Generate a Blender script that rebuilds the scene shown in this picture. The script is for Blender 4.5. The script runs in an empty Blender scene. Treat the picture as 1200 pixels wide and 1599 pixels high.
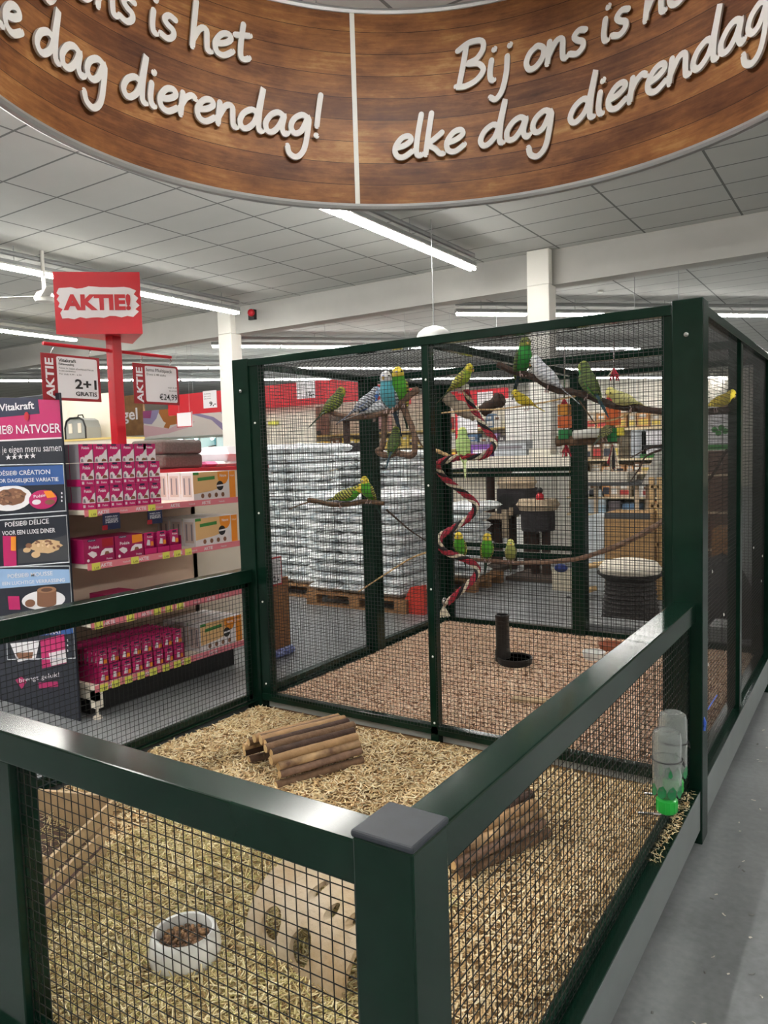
import bpy, bmesh, math, random
import numpy as np
from mathutils import Vector, Matrix, Quaternion
S = bpy.context.scene
COL = S.collection
# ---------------------------------------------------------------- camera
CAM = Vector((0.5788, -0.9316, 1.6)); FPX = 1182.95
def _rot(yaw, pitch, roll):
    f = Vector((math.sin(yaw)*math.cos(pitch), math.cos(yaw)*math.cos(pitch), math.sin(pitch)))
    r = Vector((math.cos(yaw), -math.sin(yaw), 0)); u = r.cross(f)
    return r*math.cos(roll)+u*math.sin(roll), u*math.cos(roll)-r*math.sin(roll), f
CR, CU, CF = _rot(-0.5807, -0.0746, -0.0301)
cd = bpy.data.cameras.new('camera'); cam = bpy.data.objects.new('camera', cd); COL.objects.link(cam)
cd.sensor_fit = 'AUTO'; cd.sensor_width = 36; cd.lens = FPX/1599*36; cd.clip_start = .02; cd.clip_end = 200
M4 = Matrix((CR, CU, -CF)).transposed().to_4x4(); M4.translation = CAM; cam.matrix_world = M4
S.camera = cam
def at(u, v, x=None, y=None, z=None, d=None):
    """world point seen at photo pixel u,v on the plane x=, y= or z= (or at depth d)"""
    ray = CF + CR*((u-600)/FPX) - CU*((v-799.5)/FPX)
    if d is not None: t = d
    elif x is not None: t = (x-CAM.x)/ray.x
    elif y is not None: t = (y-CAM.y)/ray.y
    else: t = (z-CAM.z)/ray.z
    return CAM + ray*t
# ---------------------------------------------------------------- world, exposure
W = bpy.data.worlds.new('world'); S.world = W; W.use_nodes = True
W.node_tree.nodes['Background'].inputs[0].default_value = (1, 1, 1, 1)
W.node_tree.nodes['Background'].inputs[1].default_value = .35
S.view_settings.view_transform = 'Standard'; S.view_settings.look = 'None'
S.view_settings.gamma = 1; S.view_settings.use_curve_mapping = False
S.view_settings.exposure = 1.75
S.cycles.max_bounces = 8; S.cycles.diffuse_bounces = 4; S.cycles.transparent_max_bounces = 12
TUBE_POWER = 26.0
R = random.Random(7); NR = np.random.default_rng(7)
# ---------------------------------------------------------------- materials
MATS = {}
def lin(c):
    return tuple((x/12.92 if x <= .04045 else ((x+.055)/1.055)**2.4) for x in (v/255 for v in c))
def mat(name, rgb, rough=.5, metal=0, noise=0, nscale=20, bump=0, bscale=60, emit=0, trans=0, spec=None, rgb2=None, coat=0):
    if name in MATS: return MATS[name]
    m = bpy.data.materials.new(name); m.use_nodes = True; nt = m.node_tree; b = nt.nodes['Principled BSDF']
    c = (*lin(rgb), 1); b.inputs['Base Color'].default_value = c
    b.inputs['Roughness'].default_value = rough; b.inputs['Metallic'].default_value = metal
    if spec is not None: b.inputs['Specular IOR Level'].default_value = spec
    if coat: b.inputs['Coat Weight'].default_value = coat; b.inputs['Coat Roughness'].default_value = .12
    if trans: b.inputs['Transmission Weight'].default_value = trans; b.inputs['IOR'].default_value = 1.3
    if emit:
        b.inputs['Emission Color'].default_value = c; b.inputs['Emission Strength'].default_value = emit
    tc = None
    if noise or bump: tc = nt.nodes.new('ShaderNodeTexCoord')
    if noise:
        n = nt.nodes.new('ShaderNodeTexNoise'); n.inputs['Scale'].default_value = nscale; n.inputs['Detail'].default_value = 6
        nt.links.new(tc.outputs['Object'], n.inputs['Vector'])
        r = nt.nodes.new('ShaderNodeValToRGB'); r.color_ramp.elements[0].position = .3; r.color_ramp.elements[1].position = .7
        c2 = lin(rgb2) if rgb2 else tuple(x*(1-noise) for x in c[:3])
        r.color_ramp.elements[0].color = (*c2, 1); r.color_ramp.elements[1].color = c
        nt.links.new(n.outputs['Fac'], r.inputs['Fac']); nt.links.new(r.outputs['Color'], b.inputs['Base Color'])
    if bump:
        n2 = nt.nodes.new('ShaderNodeTexNoise'); n2.inputs['Scale'].default_value = bscale; n2.inputs['Detail'].default_value = 4
        nt.links.new(tc.outputs['Object'], n2.inputs['Vector'])
        bp = nt.nodes.new('ShaderNodeBump'); bp.inputs['Strength'].default_value = bump; bp.inputs['Distance'].default_value = .01
        nt.links.new(n2.outputs['Fac'], bp.inputs['Height']); nt.links.new(bp.outputs['Normal'], b.inputs['Normal'])
    MATS[name] = m; return m
def node(nt, t, **kw):
    n = nt.nodes.new(t)
    for k, v in kw.items():
        if k in n.inputs: n.inputs[k].default_value = v
        else: setattr(n, k, v)
    return n
GREEN = mat('green_paint', (15, 41, 31), .15, noise=.25, nscale=9, spec=.24)
WIRE = mat('black_wire', (24, 26, 25), .35, spec=.35)
STEEL = mat('brushed_steel', (150, 158, 158), .38, .75, noise=.12, nscale=6)
WHITE = mat('white_paint', (226, 227, 222), .6)
CREAM = mat('cream_shelf_metal', (226, 216, 200), .5)
BLACK = mat('black_plastic', (22, 22, 24), .4)
CAPM = mat('rubber_cap', (44, 50, 58), .55, noise=.2, nscale=40)
RED = mat('shop_red', (196, 22, 40), .4)
DKRED = mat('dark_red', (150, 12, 28), .45)
INK = mat('black_ink', (28, 26, 28), .6)
PAPER = mat('white_paper', (232, 230, 234), .55)
CHROME = mat('bright_metal', (190, 190, 192), .2, 1)
GREY = mat('grey_metal', (150, 152, 152), .45, .2)
# ---------------------------------------------------------------- mesh builder
class MB:
    def __init__(s): s.v = []; s.f = []; s.m = []; s.mats = []
    def mi(s, m):
        if m not in s.mats: s.mats.append(m)
        return s.mats.index(m)
    def add(s, vs, fs, m):
        o = len(s.v); k = s.mi(m); s.v += [tuple(p) for p in vs]
        for f in fs: s.f.append(tuple(i+o for i in f)); s.m.append(k)
    def box(s, a, b, m, T=None):
        x0, y0, z0 = (min(a[i], b[i]) for i in range(3)); x1, y1, z1 = (max(a[i], b[i]) for i in range(3))
        vs = [Vector(p) for p in ((x0,y0,z0),(x1,y0,z0),(x1,y1,z0),(x0,y1,z0),(x0,y0,z1),(x1,y0,z1),(x1,y1,z1),(x0,y1,z1))]
        if T is not None: vs = [T @ p for p in vs]
        s.add(vs, [(3,2,1,0),(4,5,6,7),(0,1,5,4),(1,2,6,5),(2,3,7,6),(3,0,4,7)], m); return s
    def quad(s, a, b, c, d, m): s.add([a, b, c, d], [(0,1,2,3)], m); return s
    def poly(s, pts, m): s.add(pts, [tuple(range(len(pts)))], m); return s
    def tube(s, path, r, m, n=6, caps=True, rs=None):
        path = [Vector(p) for p in path]; k = len(path); base = len(s.v); vs = []; fs = []
        up = None
        for i, p in enumerate(path):
            t = (path[min(i+1, k-1)]-path[max(i-1, 0)]).normalized()
            if up is None:
                up = Vector((0,0,1)) if abs(t.z) < .9 else Vector((1,0,0))
            sd = t.cross(up)
            if sd.length < 1e-6: sd = t.orthogonal()
            sd.normalize(); up = sd.cross(t).normalized()
            rr = rs[i] if rs else r
            for j in range(n):
                a = 2*math.pi*j/n; vs.append(p + (sd*math.cos(a)+up*math.sin(a))*rr)
        for i in range(k-1):
            for j in range(n):
                j2 = (j+1) % n; fs.append((i*n+j, i*n+j2, (i+1)*n+j2, (i+1)*n+j))
        if caps:
            fs.append(tuple(range(n-1, -1, -1))); fs.append(tuple((k-1)*n+j for j in range(n)))
        s.add(vs, fs, m); return s
    def lathe(s, prof, m, n=24, c=(0,0,0), T=None, close=False):
        vs = []; fs = []; k = len(prof); c = Vector(c)
        for r, z in prof:
            for j in range(n):
                a = 2*math.pi*j/n; p = Vector((r*math.cos(a), r*math.sin(a), z))
                p = T @ p if T is not None else p
                vs.append(p + c)
        for i in range(k-1):
            for j in range(n):
                j2 = (j+1) % n; fs.append((i*n+j, i*n+j2, (i+1)*n+j2, (i+1)*n+j))
        if prof[0][0] > 1e-4: fs.append(tuple(range(n-1, -1, -1)))
        if prof[-1][0] > 1e-4: fs.append(tuple((k-1)*n+j for j in range(n)))
        s.add(vs, fs, m); return s
    def prism(s, poly, vec, m):
        """extrude a planar polygon along vec"""
        n = len(poly); vec = Vector(vec); a = [Vector(p) for p in poly]; b = [p+vec for p in a]
        fs = [tuple(range(n-1, -1, -1)), tuple(range(n, 2*n))]
        for i in range(n):
            j = (i+1) % n; fs.append((i, j, n+j, n+i))
        s.add(a+b, fs, m); return s
    def ball(s, c, r, m, n=10, sc=(1,1,1), T=None):
        k = max(5, n//2+1); prof = []
        for i in range(k+1):
            a = -math.pi/2+math.pi*i/k; prof.append((max(1e-5, r*math.cos(a)), r*math.sin(a)))
        Sx = Matrix.Diagonal((sc[0], sc[1], sc[2])).to_4x4(); T2 = (T @ Sx) if T is not None else Sx
        return s.lathe(prof, m, n, c, T2)
    def build(s, name, parent=None, smooth=False, bevel=0, local=True, origin=None, seg=2):
        me = bpy.data.meshes.new(name); vs = s.v
        o = bpy.data.objects.new(name, me)
        off = Vector((0,0,0))
        if parent is not None: off = Vector(parent.get('_w', (0,0,0)))
        elif origin is not None: off = Vector(origin)
        if off.length_squared > 0: vs = [(p[0]-off.x, p[1]-off.y, p[2]-off.z) for p in vs]
        me.from_pydata([tuple(p) for p in vs], [], s.f)
        for m in s.mats: me.materials.append(m)
        me.polygons.foreach_set('material_index', s.m)
        if smooth: me.polygons.foreach_set('use_smooth', [True]*len(s.f))
        me.update(); COL.objects.link(o)
        if parent is not None:
            o.parent = parent; o['_w'] = tuple(off)
        elif origin is not None:
            o.location = off; o['_w'] = tuple(off)
        if bevel:
            b = o.modifiers.new('bevel', 'BEVEL'); b.width = bevel; b.segments = seg; b.limit_method = 'ANGLE'; b.angle_limit = .7
        if smooth:
            try: me.set_sharp_from_angle(angle=.75)
            except Exception: pass
        return o
def tag(o, label=None, cat=None, group=None, kind=None):
    if label: o['label'] = label
    if cat: o['category'] = cat
    if group: o['group'] = group
    if kind: o['kind'] = kind
    return o
def thing(name, label, cat, loc, group=None):
    o = bpy.data.objects.new(name, None); COL.objects.link(o); o.location = loc; o['_w'] = tuple(loc); o.empty_display_size = .05
    return tag(o, label, cat, group)
def struct(mb, name, label=None, **k):
    o = mb.build(name, **k); o['kind'] = 'structure'
    if label: o['label'] = label
    return o
_tc = {}
def text_geo(txt, bold=0.0, res=2):
    """flat text, height of capitals about .7; returns verts, faces, width"""
    key = (txt, bold)
    if key in _tc: return _tc[key]
    cu = bpy.data.curves.new('t', 'FONT'); cu.body = txt; cu.size = 1; cu.resolution_u = res; cu.offset = bold
    o = bpy.data.objects.new('t', cu); COL.objects.link(o)
    dg = bpy.context.evaluated_depsgraph_get(); dg.update(); me = bpy.data.meshes.new_from_object(o.evaluated_get(dg))
    vs = [tuple(v.co) for v in me.vertices]; fs = [tuple(p.vertices) for p in me.polygons]
    bpy.data.objects.remove(o); bpy.data.curves.remove(cu); bpy.data.meshes.remove(me)
    w = max((v[0] for v in vs), default=0)
    _tc[key] = (vs, fs, w); return _tc[key]
def put_text(mb, txt, org, ux, uy, h, m, bold=0.0, width=None, align='l', lift=.001):
    """write txt with baseline start org, along unit ux, up uy, capital height h"""
    vs, fs, w = text_geo(txt, bold)
    ux = Vector(ux).normalized(); uy = Vector(uy).normalized(); nn = ux.cross(uy)
    sy = h/.7; sx = width/w if (width and w) else sy; org = Vector(org)+nn*lift
    off = 0 if align == 'l' else (-w*sx if align == 'r' else -w*sx/2)
    mb.add([org+ux*(v[0]*sx+off)+uy*(v[1]*sy) for v in vs], fs, m)
def disc(mb, c, ux, uy, r, m, n=14, ry=None, lift=.001):
    ux = Vector(ux).normalized(); uy = Vector(uy).normalized(); c = Vector(c)+ux.cross(uy)*lift
    mb.poly([c+ux*r*math.cos(2*math.pi*i/n)+uy*(ry or r)*math.sin(2*math.pi*i/n) for i in range(n)], m)
# ---------------------------------------------------------------- room
def floor_mat():
    m = bpy.data.materials.new('grey_vinyl_floor'); m.use_nodes = True; nt = m.node_tree; b = nt.nodes['Principled BSDF']
    g = node(nt, 'ShaderNodeNewGeometry'); n = node(nt, 'ShaderNodeTexNoise', Scale=1.3, Detail=8, Roughness=.65)
    nt.links.new(g.outputs['Position'], n.inputs['Vector'])
    n2 = node(nt, 'ShaderNodeTexNoise', Scale=38, Detail=5); nt.links.new(g.outputs['Position'], n2.inputs['Vector'])
    mx = node(nt, 'ShaderNodeMath', operation='ADD'); nt.links.new(n.outputs['Fac'], mx.inputs[0])
    mu = node(nt, 'ShaderNodeMath', operation='MULTIPLY'); mu.inputs[1].default_value = .35; nt.links.new(n2.outputs['Fac'], mu.inputs[0]); nt.links.new(mu.outputs[0], mx.inputs[1])
    r = node(nt, 'ShaderNodeValToRGB'); r.color_ramp.elements[0].position = .42; r.color_ramp.elements[1].position = .82
    r.color_ramp.elements[0].color = (*lin((96, 99, 101)), 1); r.color_ramp.elements[1].color = (*lin((132, 135, 137)), 1)
    nt.links.new(mx.outputs[0], r.inputs['Fac'])
    # thin pale seams between sheets, 2 m apart
    sx = node(nt, 'ShaderNodeSeparateXYZ'); nt.links.new(g.outputs['Position'], sx.inputs[0])
    a = node(nt, 'ShaderNodeMath', operation='ADD'); a.inputs[1].default_value = 100.98; nt.links.new(sx.outputs['X'], a.inputs[0])
    md = node(nt, 'ShaderNodeMath', operation='MODULO'); md.inputs[1].default_value = 2.0; nt.links.new(a.outputs[0], md.inputs[0])
    ls = node(nt, 'ShaderNodeMath', operation='LESS_THAN'); ls.inputs[1].default_value = .007; nt.links.new(md.outputs[0], ls.inputs[0])
    mix = node(nt, 'ShaderNodeMixRGB'); nt.links.new(ls.outputs[0], mix.inputs[0]); nt.links.new(r.outputs[0], mix.inputs[1]); mix.inputs[2].default_value = (*lin((150, 152, 152)), 1)
    nt.links.new(mix.outputs[0], b.inputs['Base Color']); b.inputs['Roughness'].default_value = .33; b.inputs['Specular IOR Level'].default_value = .45
    return m
def ceil_mat():
    m = bpy.data.materials.new('ceiling_tiles'); m.use_nodes = True; nt = m.node_tree; b = nt.nodes['Principled BSDF']
    g = node(nt, 'ShaderNodeNewGeometry'); sx = node(nt, 'ShaderNodeSeparateXYZ'); nt.links.new(g.outputs['Position'], sx.inputs[0])
    outs = []
    for ax, step, off, wd in (('X', 1.205, 120.5+.93, .026), ('Y', .604, 120.8-4.86, .024)):
        a = node(nt, 'ShaderNodeMath', operation='ADD'); a.inputs[1].default_value = off+wd/2; nt.links.new(sx.outputs[ax], a.inputs[0])
        md = node(nt, 'ShaderNodeMath', operation='MODULO'); md.inputs[1].default_value = step; nt.links.new(a.outputs[0], md.inputs[0])
        ls = node(nt, 'ShaderNodeMath', operation='LESS_THAN'); ls.inputs[1].default_value = wd; nt.links.new(md.outputs[0], ls.inputs[0]); outs.append(ls)
    mx = node(nt, 'ShaderNodeMath', operation='MAXIMUM'); nt.links.new(outs[0].outputs[0], mx.inputs[0]); nt.links.new(outs[1].outputs[0], mx.inputs[1])
    n = node(nt, 'ShaderNodeTexNoise', Scale=1.1, Detail=3); nt.links.new(g.outputs['Position'], n.inputs['Vector'])
    r = node(nt, 'ShaderNodeValToRGB'); r.color_ramp.elements[0].color = (*lin((172, 174, 170)), 1); r.color_ramp.elements[1].color = (*lin((188, 189, 185)), 1)
    nt.links.new(n.outputs['Fac'], r.inputs['Fac'])
    mix = node(nt, 'ShaderNodeMixRGB'); nt.links.new(mx.outputs[0], mix.inputs[0]); nt.links.new(r.outputs[0], mix.inputs[1]); mix.inputs[2].default_value = (*lin((112, 113, 111)), 1)
    nt.links.new(mix.outputs[0], b.inputs['Base Color']); b.inputs['Roughness'].default_value = .9; b.inputs['Specular IOR Level'].default_value = .1
    return m
X0, X1, Y0, Y1, ZC = -30, 9.5, -9, 31, 4.5
struct(MB().box((X0, Y0, -.1), (X1, Y1, 0), floor_mat()), 'floor')
struct(MB().box((X0, Y0, ZC), (X1, Y1, ZC+.1), ceil_mat()), 'ceiling')
WALLM = mat('cream_wall', (205, 200, 188), .85, noise=.06, nscale=2)
struct(MB().box((X0, Y1, 0), (X1, Y1+.2, ZC), WALLM), 'wall_back')
struct(MB().box((X0-.2, Y0, 0), (X0, Y1, ZC), WALLM), 'wall_left')
struct(MB().box((X1, Y0, 0), (X1+.2, Y1, ZC), WALLM), 'wall_right')
struct(MB().box((X0, Y0-.2, 0), (X1, Y0, ZC), WALLM), 'wall_front')
BEAMM = mat('beam_plaster', (176, 175, 170), .8, noise=.07, nscale=3)
struct(MB().box((X0, 9.87, 4.0), (X1, 10.17, ZC), BEAMM), 'beam', 'pale plastered beam crossing under the tiled ceiling')
COLM = mat('column_paint', (224, 222, 214), .6)
for i, cx in enumerate((-9.93, -3.62)):
    struct(MB().box((cx-.17, 9.72, 0), (cx+.17, 10.0, 4.0 if i else 4.0), COLM).box((cx-.17, 9.72, 4.0), (cx+.17, 9.86, ZC), COLM), 'column', 'white square column under the beam', bevel=.012)
# ---------------------------------------------------------------- fluorescent light rows
TUBE = mat('lit_tube', (255, 252, 247), .5, emit=TUBE_POWER)
def light_row(p, q, label, z=4.2, cond=True, grp=None, tl=1.5):
    p = Vector((p[0], p[1], 0)); q = Vector((q[0], q[1], 0)); d = (q-p); L = d.length; d.normalize(); sd = Vector((-d.y, d.x, 0)); n = max(1, round(L/tl)); s = L/n
    t = thing('ceiling_light', label, 'ceiling light', (p.x, p.y, z), grp)
    def B(mb, a, b, w0, w1, z0, z1, m):
        pts = [p+d*a+sd*w0, p+d*b+sd*w0, p+d*b+sd*w1, p+d*a+sd*w1]
        mb.add([(v.x, v.y, zz) for zz in (z0, z1) for v in pts], [(3,2,1,0),(4,5,6,7),(0,1,5,4),(1,2,6,5),(2,3,7,6),(3,0,4,7)], m)
    h = MB(); B(h, 0, L, -.05, .05, z+.03, z+.10, GREY)
    for k in range(n):   # white reflector wings over each tube
        for sg in (-1, 1):
            a, b = p+d*(s*k+.02), p+d*(s*(k+1)-.02)
            v = [a+sd*sg*.05, b+sd*sg*.05, b+sd*sg*.085, a+sd*sg*.085]; zz = (z+.05, z+.05, z+.02, z+.02)
            pv = [(v[i].x, v[i].y, zz[i]) for i in range(4)]; h.add(pv+[(x, y, w+.004) for x, y, w in pv], [(0,1,2,3),(7,6,5,4),(0,4,5,1),(2,6,7,3),(1,5,6,2),(3,7,4,0)], WHITE)
    h.build('housing', t)
    for k in range(n):
        m = MB(); a, b = p+d*(s*k+.03), p+d*(s*(k+1)-.03)
        for o in (-.035, .035): m.tube([(a.x+sd.x*o, a.y+sd.y*o, z), (b.x+sd.x*o, b.y+sd.y*o, z)], .02, TUBE, 8)
        m.build('tube', t, smooth=True)
    m = MB(); m.tube([(p.x+sd.x*.12*0, p.y, z+.2), (q.x, q.y, z+.2)], .035, GREY, 8)
    k = 0.5
    while k < L:
        c = p+d*k; m.tube([(c.x, c.y, z+.08), (c.x, c.y, ZC)], .006, GREY, 5); k += 1.9
    m.build('conduit', t)
light_row((-4.32, -6.5), (-4.32, 9.05), 'long fluorescent light row running past the round sign to the beam')
light_row((-9.02, -5), (-9.05, 9.2), 'fluorescent light row behind the red promotion box, ending at the left column')
light_row((-13.6, -5), (-13.6, 9.1), 'fluorescent light row low behind the hanging promotion card')
light_row((4.95, -7), (4.95, 9), 'fluorescent light row on the right outside the view', grp='light rows outside the view')
light_row((0.35, -8), (0.35, -2.5), 'fluorescent light row behind the viewer outside the view', grp='light rows outside the view')
light_row((-.9, .9), (-.9, 2.4), 'short fluorescent light inside the round sign, above the view')  # unseen lamp, added to brighten the ring's inner face and the pen
for (a, b, lb) in (((712, 491), (1330, 494), 'bright horizontal light row right of the white column, above the cage'),
                   ((330, 541), (1000, 545), 'horizontal light row just above the cage, left of the round white dome'),
                   ((150, 574), (1030, 577), 'thin distant light row passing behind the hanging promotion cards'),
                   ((-40, 595), (1400, 588), 'lowest and farthest thin light row along the back of the shop')):
    p = at(*a, z=4.2); q = at(*b, z=4.2); light_row((p.x, p.y), (q.x, q.y), lb, cond=False)
light_row((3, 11.5), (8, 14.8), 'light row at the far right outside the view', grp='light rows outside the view')
# ---------------------------------------------------------------- round wooden sign
RC = Vector((-.911, 1.684)); RR = 1.73; RZ0, RZ1 = 3.105, 4.24
def cyl(th, z, r=RR):
    a = math.radians(th); return Vector((RC.x+r*math.cos(a), RC.y+r*math.sin(a), z))
def wood_print():
    m = bpy.data.materials.new('printed_wood_boards'); m.use_nodes = True; nt = m.node_tree; b = nt.nodes['Principled BSDF']
    g = node(nt, 'ShaderNodeNewGeometry'); sx = node(nt, 'ShaderNodeSeparateXYZ'); nt.links.new(g.outputs['Position'], sx.inputs[0])
    BH = .1265
    a = node(nt, 'ShaderNodeMath', operation='MULTIPLY_ADD'); a.inputs[1].default_value = 1/BH; a.inputs[2].default_value = -3.105/BH; nt.links.new(sx.outputs['Z'], a.inputs[0])
    fl = node(nt, 'ShaderNodeMath', operation='FLOOR'); nt.links.new(a.outputs[0], fl.inputs[0])
    fr = node(nt, 'ShaderNodeMath', operation='FRACT'); nt.links.new(a.outputs[0], fr.inputs[0])
    # grain coordinates: stretched horizontally
    mp = node(nt, 'ShaderNodeMapping'); mp.inputs['Scale'].default_value = (2.2, 2.2, 26); nt.links.new(g.outputs['Position'], mp.inputs['Vector'])
    n1 = node(nt, 'ShaderNodeTexNoise', Scale=1.6, Detail=9, Roughness=.7, Distortion=.6); nt.links.new(mp.outputs[0], n1.inputs['Vector'])
    mp2 = node(nt, 'ShaderNodeMapping'); mp2.inputs['Scale'].default_value = (1, 1, 2.2); nt.links.new(g.outputs['Position'], mp2.inputs['Vector'])
    n2 = node(nt, 'ShaderNodeTexNoise', Scale=2.6, Detail=6, Roughness=.65); nt.links.new(mp2.outputs[0], n2.inputs['Vector'])
    wn = node(nt, 'ShaderNodeTexWhiteNoise', noise_dimensions='1D'); nt.links.new(fl.outputs[0], wn.inputs['W'])
    # brightness = grain*.3 + blotch*.9 + board tone*.25, brightest boards around mid height
    s1 = node(nt, 'ShaderNodeMath', operation='MULTIPLY'); s1.inputs[1].default_value = .45; nt.links.new(n1.outputs['Fac'], s1.inputs[0])
    s2 = node(nt, 'ShaderNodeMath', operation='MULTIPLY_ADD'); s2.inputs[1].default_value = .75; nt.links.new(n2.outputs['Fac'], s2.inputs[0]); nt.links.new(s1.outputs[0], s2.inputs[2])
    s3 = node(nt, 'ShaderNodeMath', operation='MULTIPLY_ADD'); s3.inputs[1].default_value = .18; nt.links.new(wn.outputs['Value'], s3.inputs[0]); nt.links.new(s2.outputs[0], s3.inputs[2])
    r = node(nt, 'ShaderNodeValToRGB'); cr = r.color_ramp
    cr.elements[0].position = .38; cr.elements[0].color = (*lin((58, 31, 19)), 1)
    cr.elements[1].position = .98; cr.elements[1].color = (*lin((190, 144, 90)), 1)
    e = cr.elements.new(.6); e.color = (*lin((106, 64, 37)), 1); e = cr.elements.new(.78); e.color = (*lin((144, 95, 54)), 1)
    nt.links.new(s3.outputs[0], r.inputs['Fac'])
    # seams between boards
    ls = node(nt, 'ShaderNodeMath', operation='LESS_THAN'); ls.inputs[1].default_value = .022; nt.links.new(fr.outputs[0], ls.inputs[0])
    mix = node(nt, 'ShaderNodeMixRGB'); nt.links.new(ls.outputs[0], mix.inputs[0]); nt.links.new(r.outputs[0], mix.inputs[1]); mix.inputs[2].default_value = (*lin((40, 22, 14)), 1)
    nt.links.new(mix.outputs[0], b.inputs['Base Color']); b.inputs['Roughness'].default_value = .45; b.inputs['Specular IOR Level'].default_value = .25
    return m
ring = thing('hanging_round_sign', 'large round hanging sign printed with brown boards and white handwriting', 'sign', (RC.x, RC.y, RZ0))
WOODP = wood_print()
m = MB(); N = 160; vs = []; fs = []
for i in range(N):
    th = 360*i/N
    vs += [cyl(th, RZ0), cyl(th, RZ1), cyl(th, RZ1, RR+.03), cyl(th, RZ0, RR+.03)]
for i in range(N):
    a, b = 4*i, 4*((i+1) % N)
    fs += [(a, b, b+1, a+1), (a+1, b+1, b+2, a+2), (a+2, b+2, b+3, a+3), (a+3, b+3, b, a)]
m.add(vs, fs, WOODP); m.build('wood_panel', ring, smooth=True)
ALU = mat('aluminium_trim', (178, 180, 180), .35, .6)
for zz in (RZ0, RZ1):
    m = MB(); pts = [cyl(360*i/N, zz, RR+.01) for i in range(N+1)]; m.tube(pts, .022, ALU, 8, caps=False); m.build('edge_trim', ring, smooth=True)
for th in (133, 43, -47, -137):
    m = MB(); d = .47
    m.add([cyl(th-d, RZ0, RR-.004), cyl(th+d, RZ0, RR-.004), cyl(th+d, RZ1, RR-.004), cyl(th-d, RZ1, RR-.004)] + [cyl(th-d, RZ0, RR+.002), cyl(th+d, RZ0, RR+.002), cyl(th+d, RZ1, RR+.002), cyl(th-d, RZ1, RR+.002)],
          [(0,1,2,3),(7,6,5,4),(0,4,5,1),(1,5,6,2),(2,6,7,3),(3,7,4,0)], WHITE); m.build('seam_strip', ring)
for th in (20, 80, 140, 200, 260, 320): MB().tube([cyl(th, RZ1), cyl(th, ZC)], .004, GREY, 5).build('hanging_wire', ring)
# handwriting: each glyph is a list of strokes in a box of x-height 1 (ascender 2, descender -1), plus its advance
GL = {
 'a': ([[(.85,.85),(.6,1),(.3,.85),(.08,.45),(.15,.08),(.42,.05),(.7,.4),(.88,.9),(.82,.3),(.95,0),(1.1,.06)]], 1.12),
 'd': ([[(.82,.8),(.55,.95),(.2,.72),(.05,.3),(.22,.02),(.5,.12),(.78,.6),(1.0,2.05),(.9,.9),(.92,.1),(1.08,.0)]], 1.14),
 'e': ([[(.1,.45),(.5,.55),(.78,.78),(.66,1),(.35,.92),(.1,.5),(.18,.1),(.5,-.02),(.9,.25)]], .95),
 'g': ([[(.85,.85),(.55,1),(.2,.75),(.1,.35),(.3,.08),(.6,.25),(.86,.9),(.86,.1),(.75,-.7),(.45,-1.05),(.12,-.9),(.0,-.55)]], 1.08),
 'h': ([[(.16,2.05),(.12,1),(.1,0)],[(.1,.3),(.4,.9),(.68,.92),(.74,.4),(.8,.04),(.95,0)]], 1.02),
 'i': ([[(.15,.95),(.13,.4),(.2,.05),(.33,0)],[(.22,1.42),(.25,1.46)]], .46),
 'j': ([[(.4,.95),(.42,.2),(.3,-.6),(.05,-.95),(-.2,-.8)],[(.46,1.42),(.49,1.46)]], .62),
 'k': ([[(.2,2.0),(.14,1),(.1,0)],[(.75,1.0),(.4,.7),(.15,.5),(.5,.25),(.72,0),(.9,-.04)]], .92),
 'l': ([[(.2,2.0),(.12,1),(.12,.2),(.25,0),(.38,.04)]], .46),
 'n': ([[(.12,.98),(.1,0)],[(.1,.3),(.4,.9),(.68,.9),(.74,.4),(.8,.04),(.95,.0)]], 1.02),
 'o': ([[(.5,1),(.2,.8),(.06,.4),(.2,.05),(.5,.05),(.78,.4),(.78,.8),(.5,1),(.36,.92)]], .92),
 'r': ([[(.14,.98),(.1,0)],[(.1,.4),(.3,.8),(.55,.98),(.72,.86)]], .74),
 's': ([[(.68,.9),(.4,1.0),(.2,.8),(.35,.58),(.6,.42),(.62,.16),(.38,-.02),(.06,.1)]], .78),
 't': ([[(.35,1.6),(.3,.8),(.32,.15),(.5,0),(.7,.1)],[(.02,1.05),(.35,1.1),(.68,1.14)]], .76),
 'B': ([[(.28,2.0),(.2,1),(.1,.02)],[(-.1,1.75),(.4,2.05),(.95,2.0),(1.05,1.6),(.8,1.2),(.4,1.05),(.9,.95),(1.15,.6),(.9,.2),(.4,0),(-.02,.05)]], 1.34),
 '!': ([[(.25,2.0),(.2,1.2),(.18,.5)],[(.18,.05),(.2,.02)]], .4),
 ' ': ([], .62)}
def smoothpts(pts, n=4):
    if len(pts) < 3: return [Vector(p) for p in pts]
    P = [Vector(p) for p in pts]; out = []
    for i in range(len(P)-1):
        a = P[max(i-1, 0)]; b = P[i]; c = P[i+1]; d = P[min(i+2, len(P)-1)]
        for k in range(n):
            t = k/n; out.append(.5*((2*b)+(c-a)*t+(2*a-5*b+4*c-d)*t*t+(3*b-a-3*c+d)*t**3))
    out.append(P[-1]); return out
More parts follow.
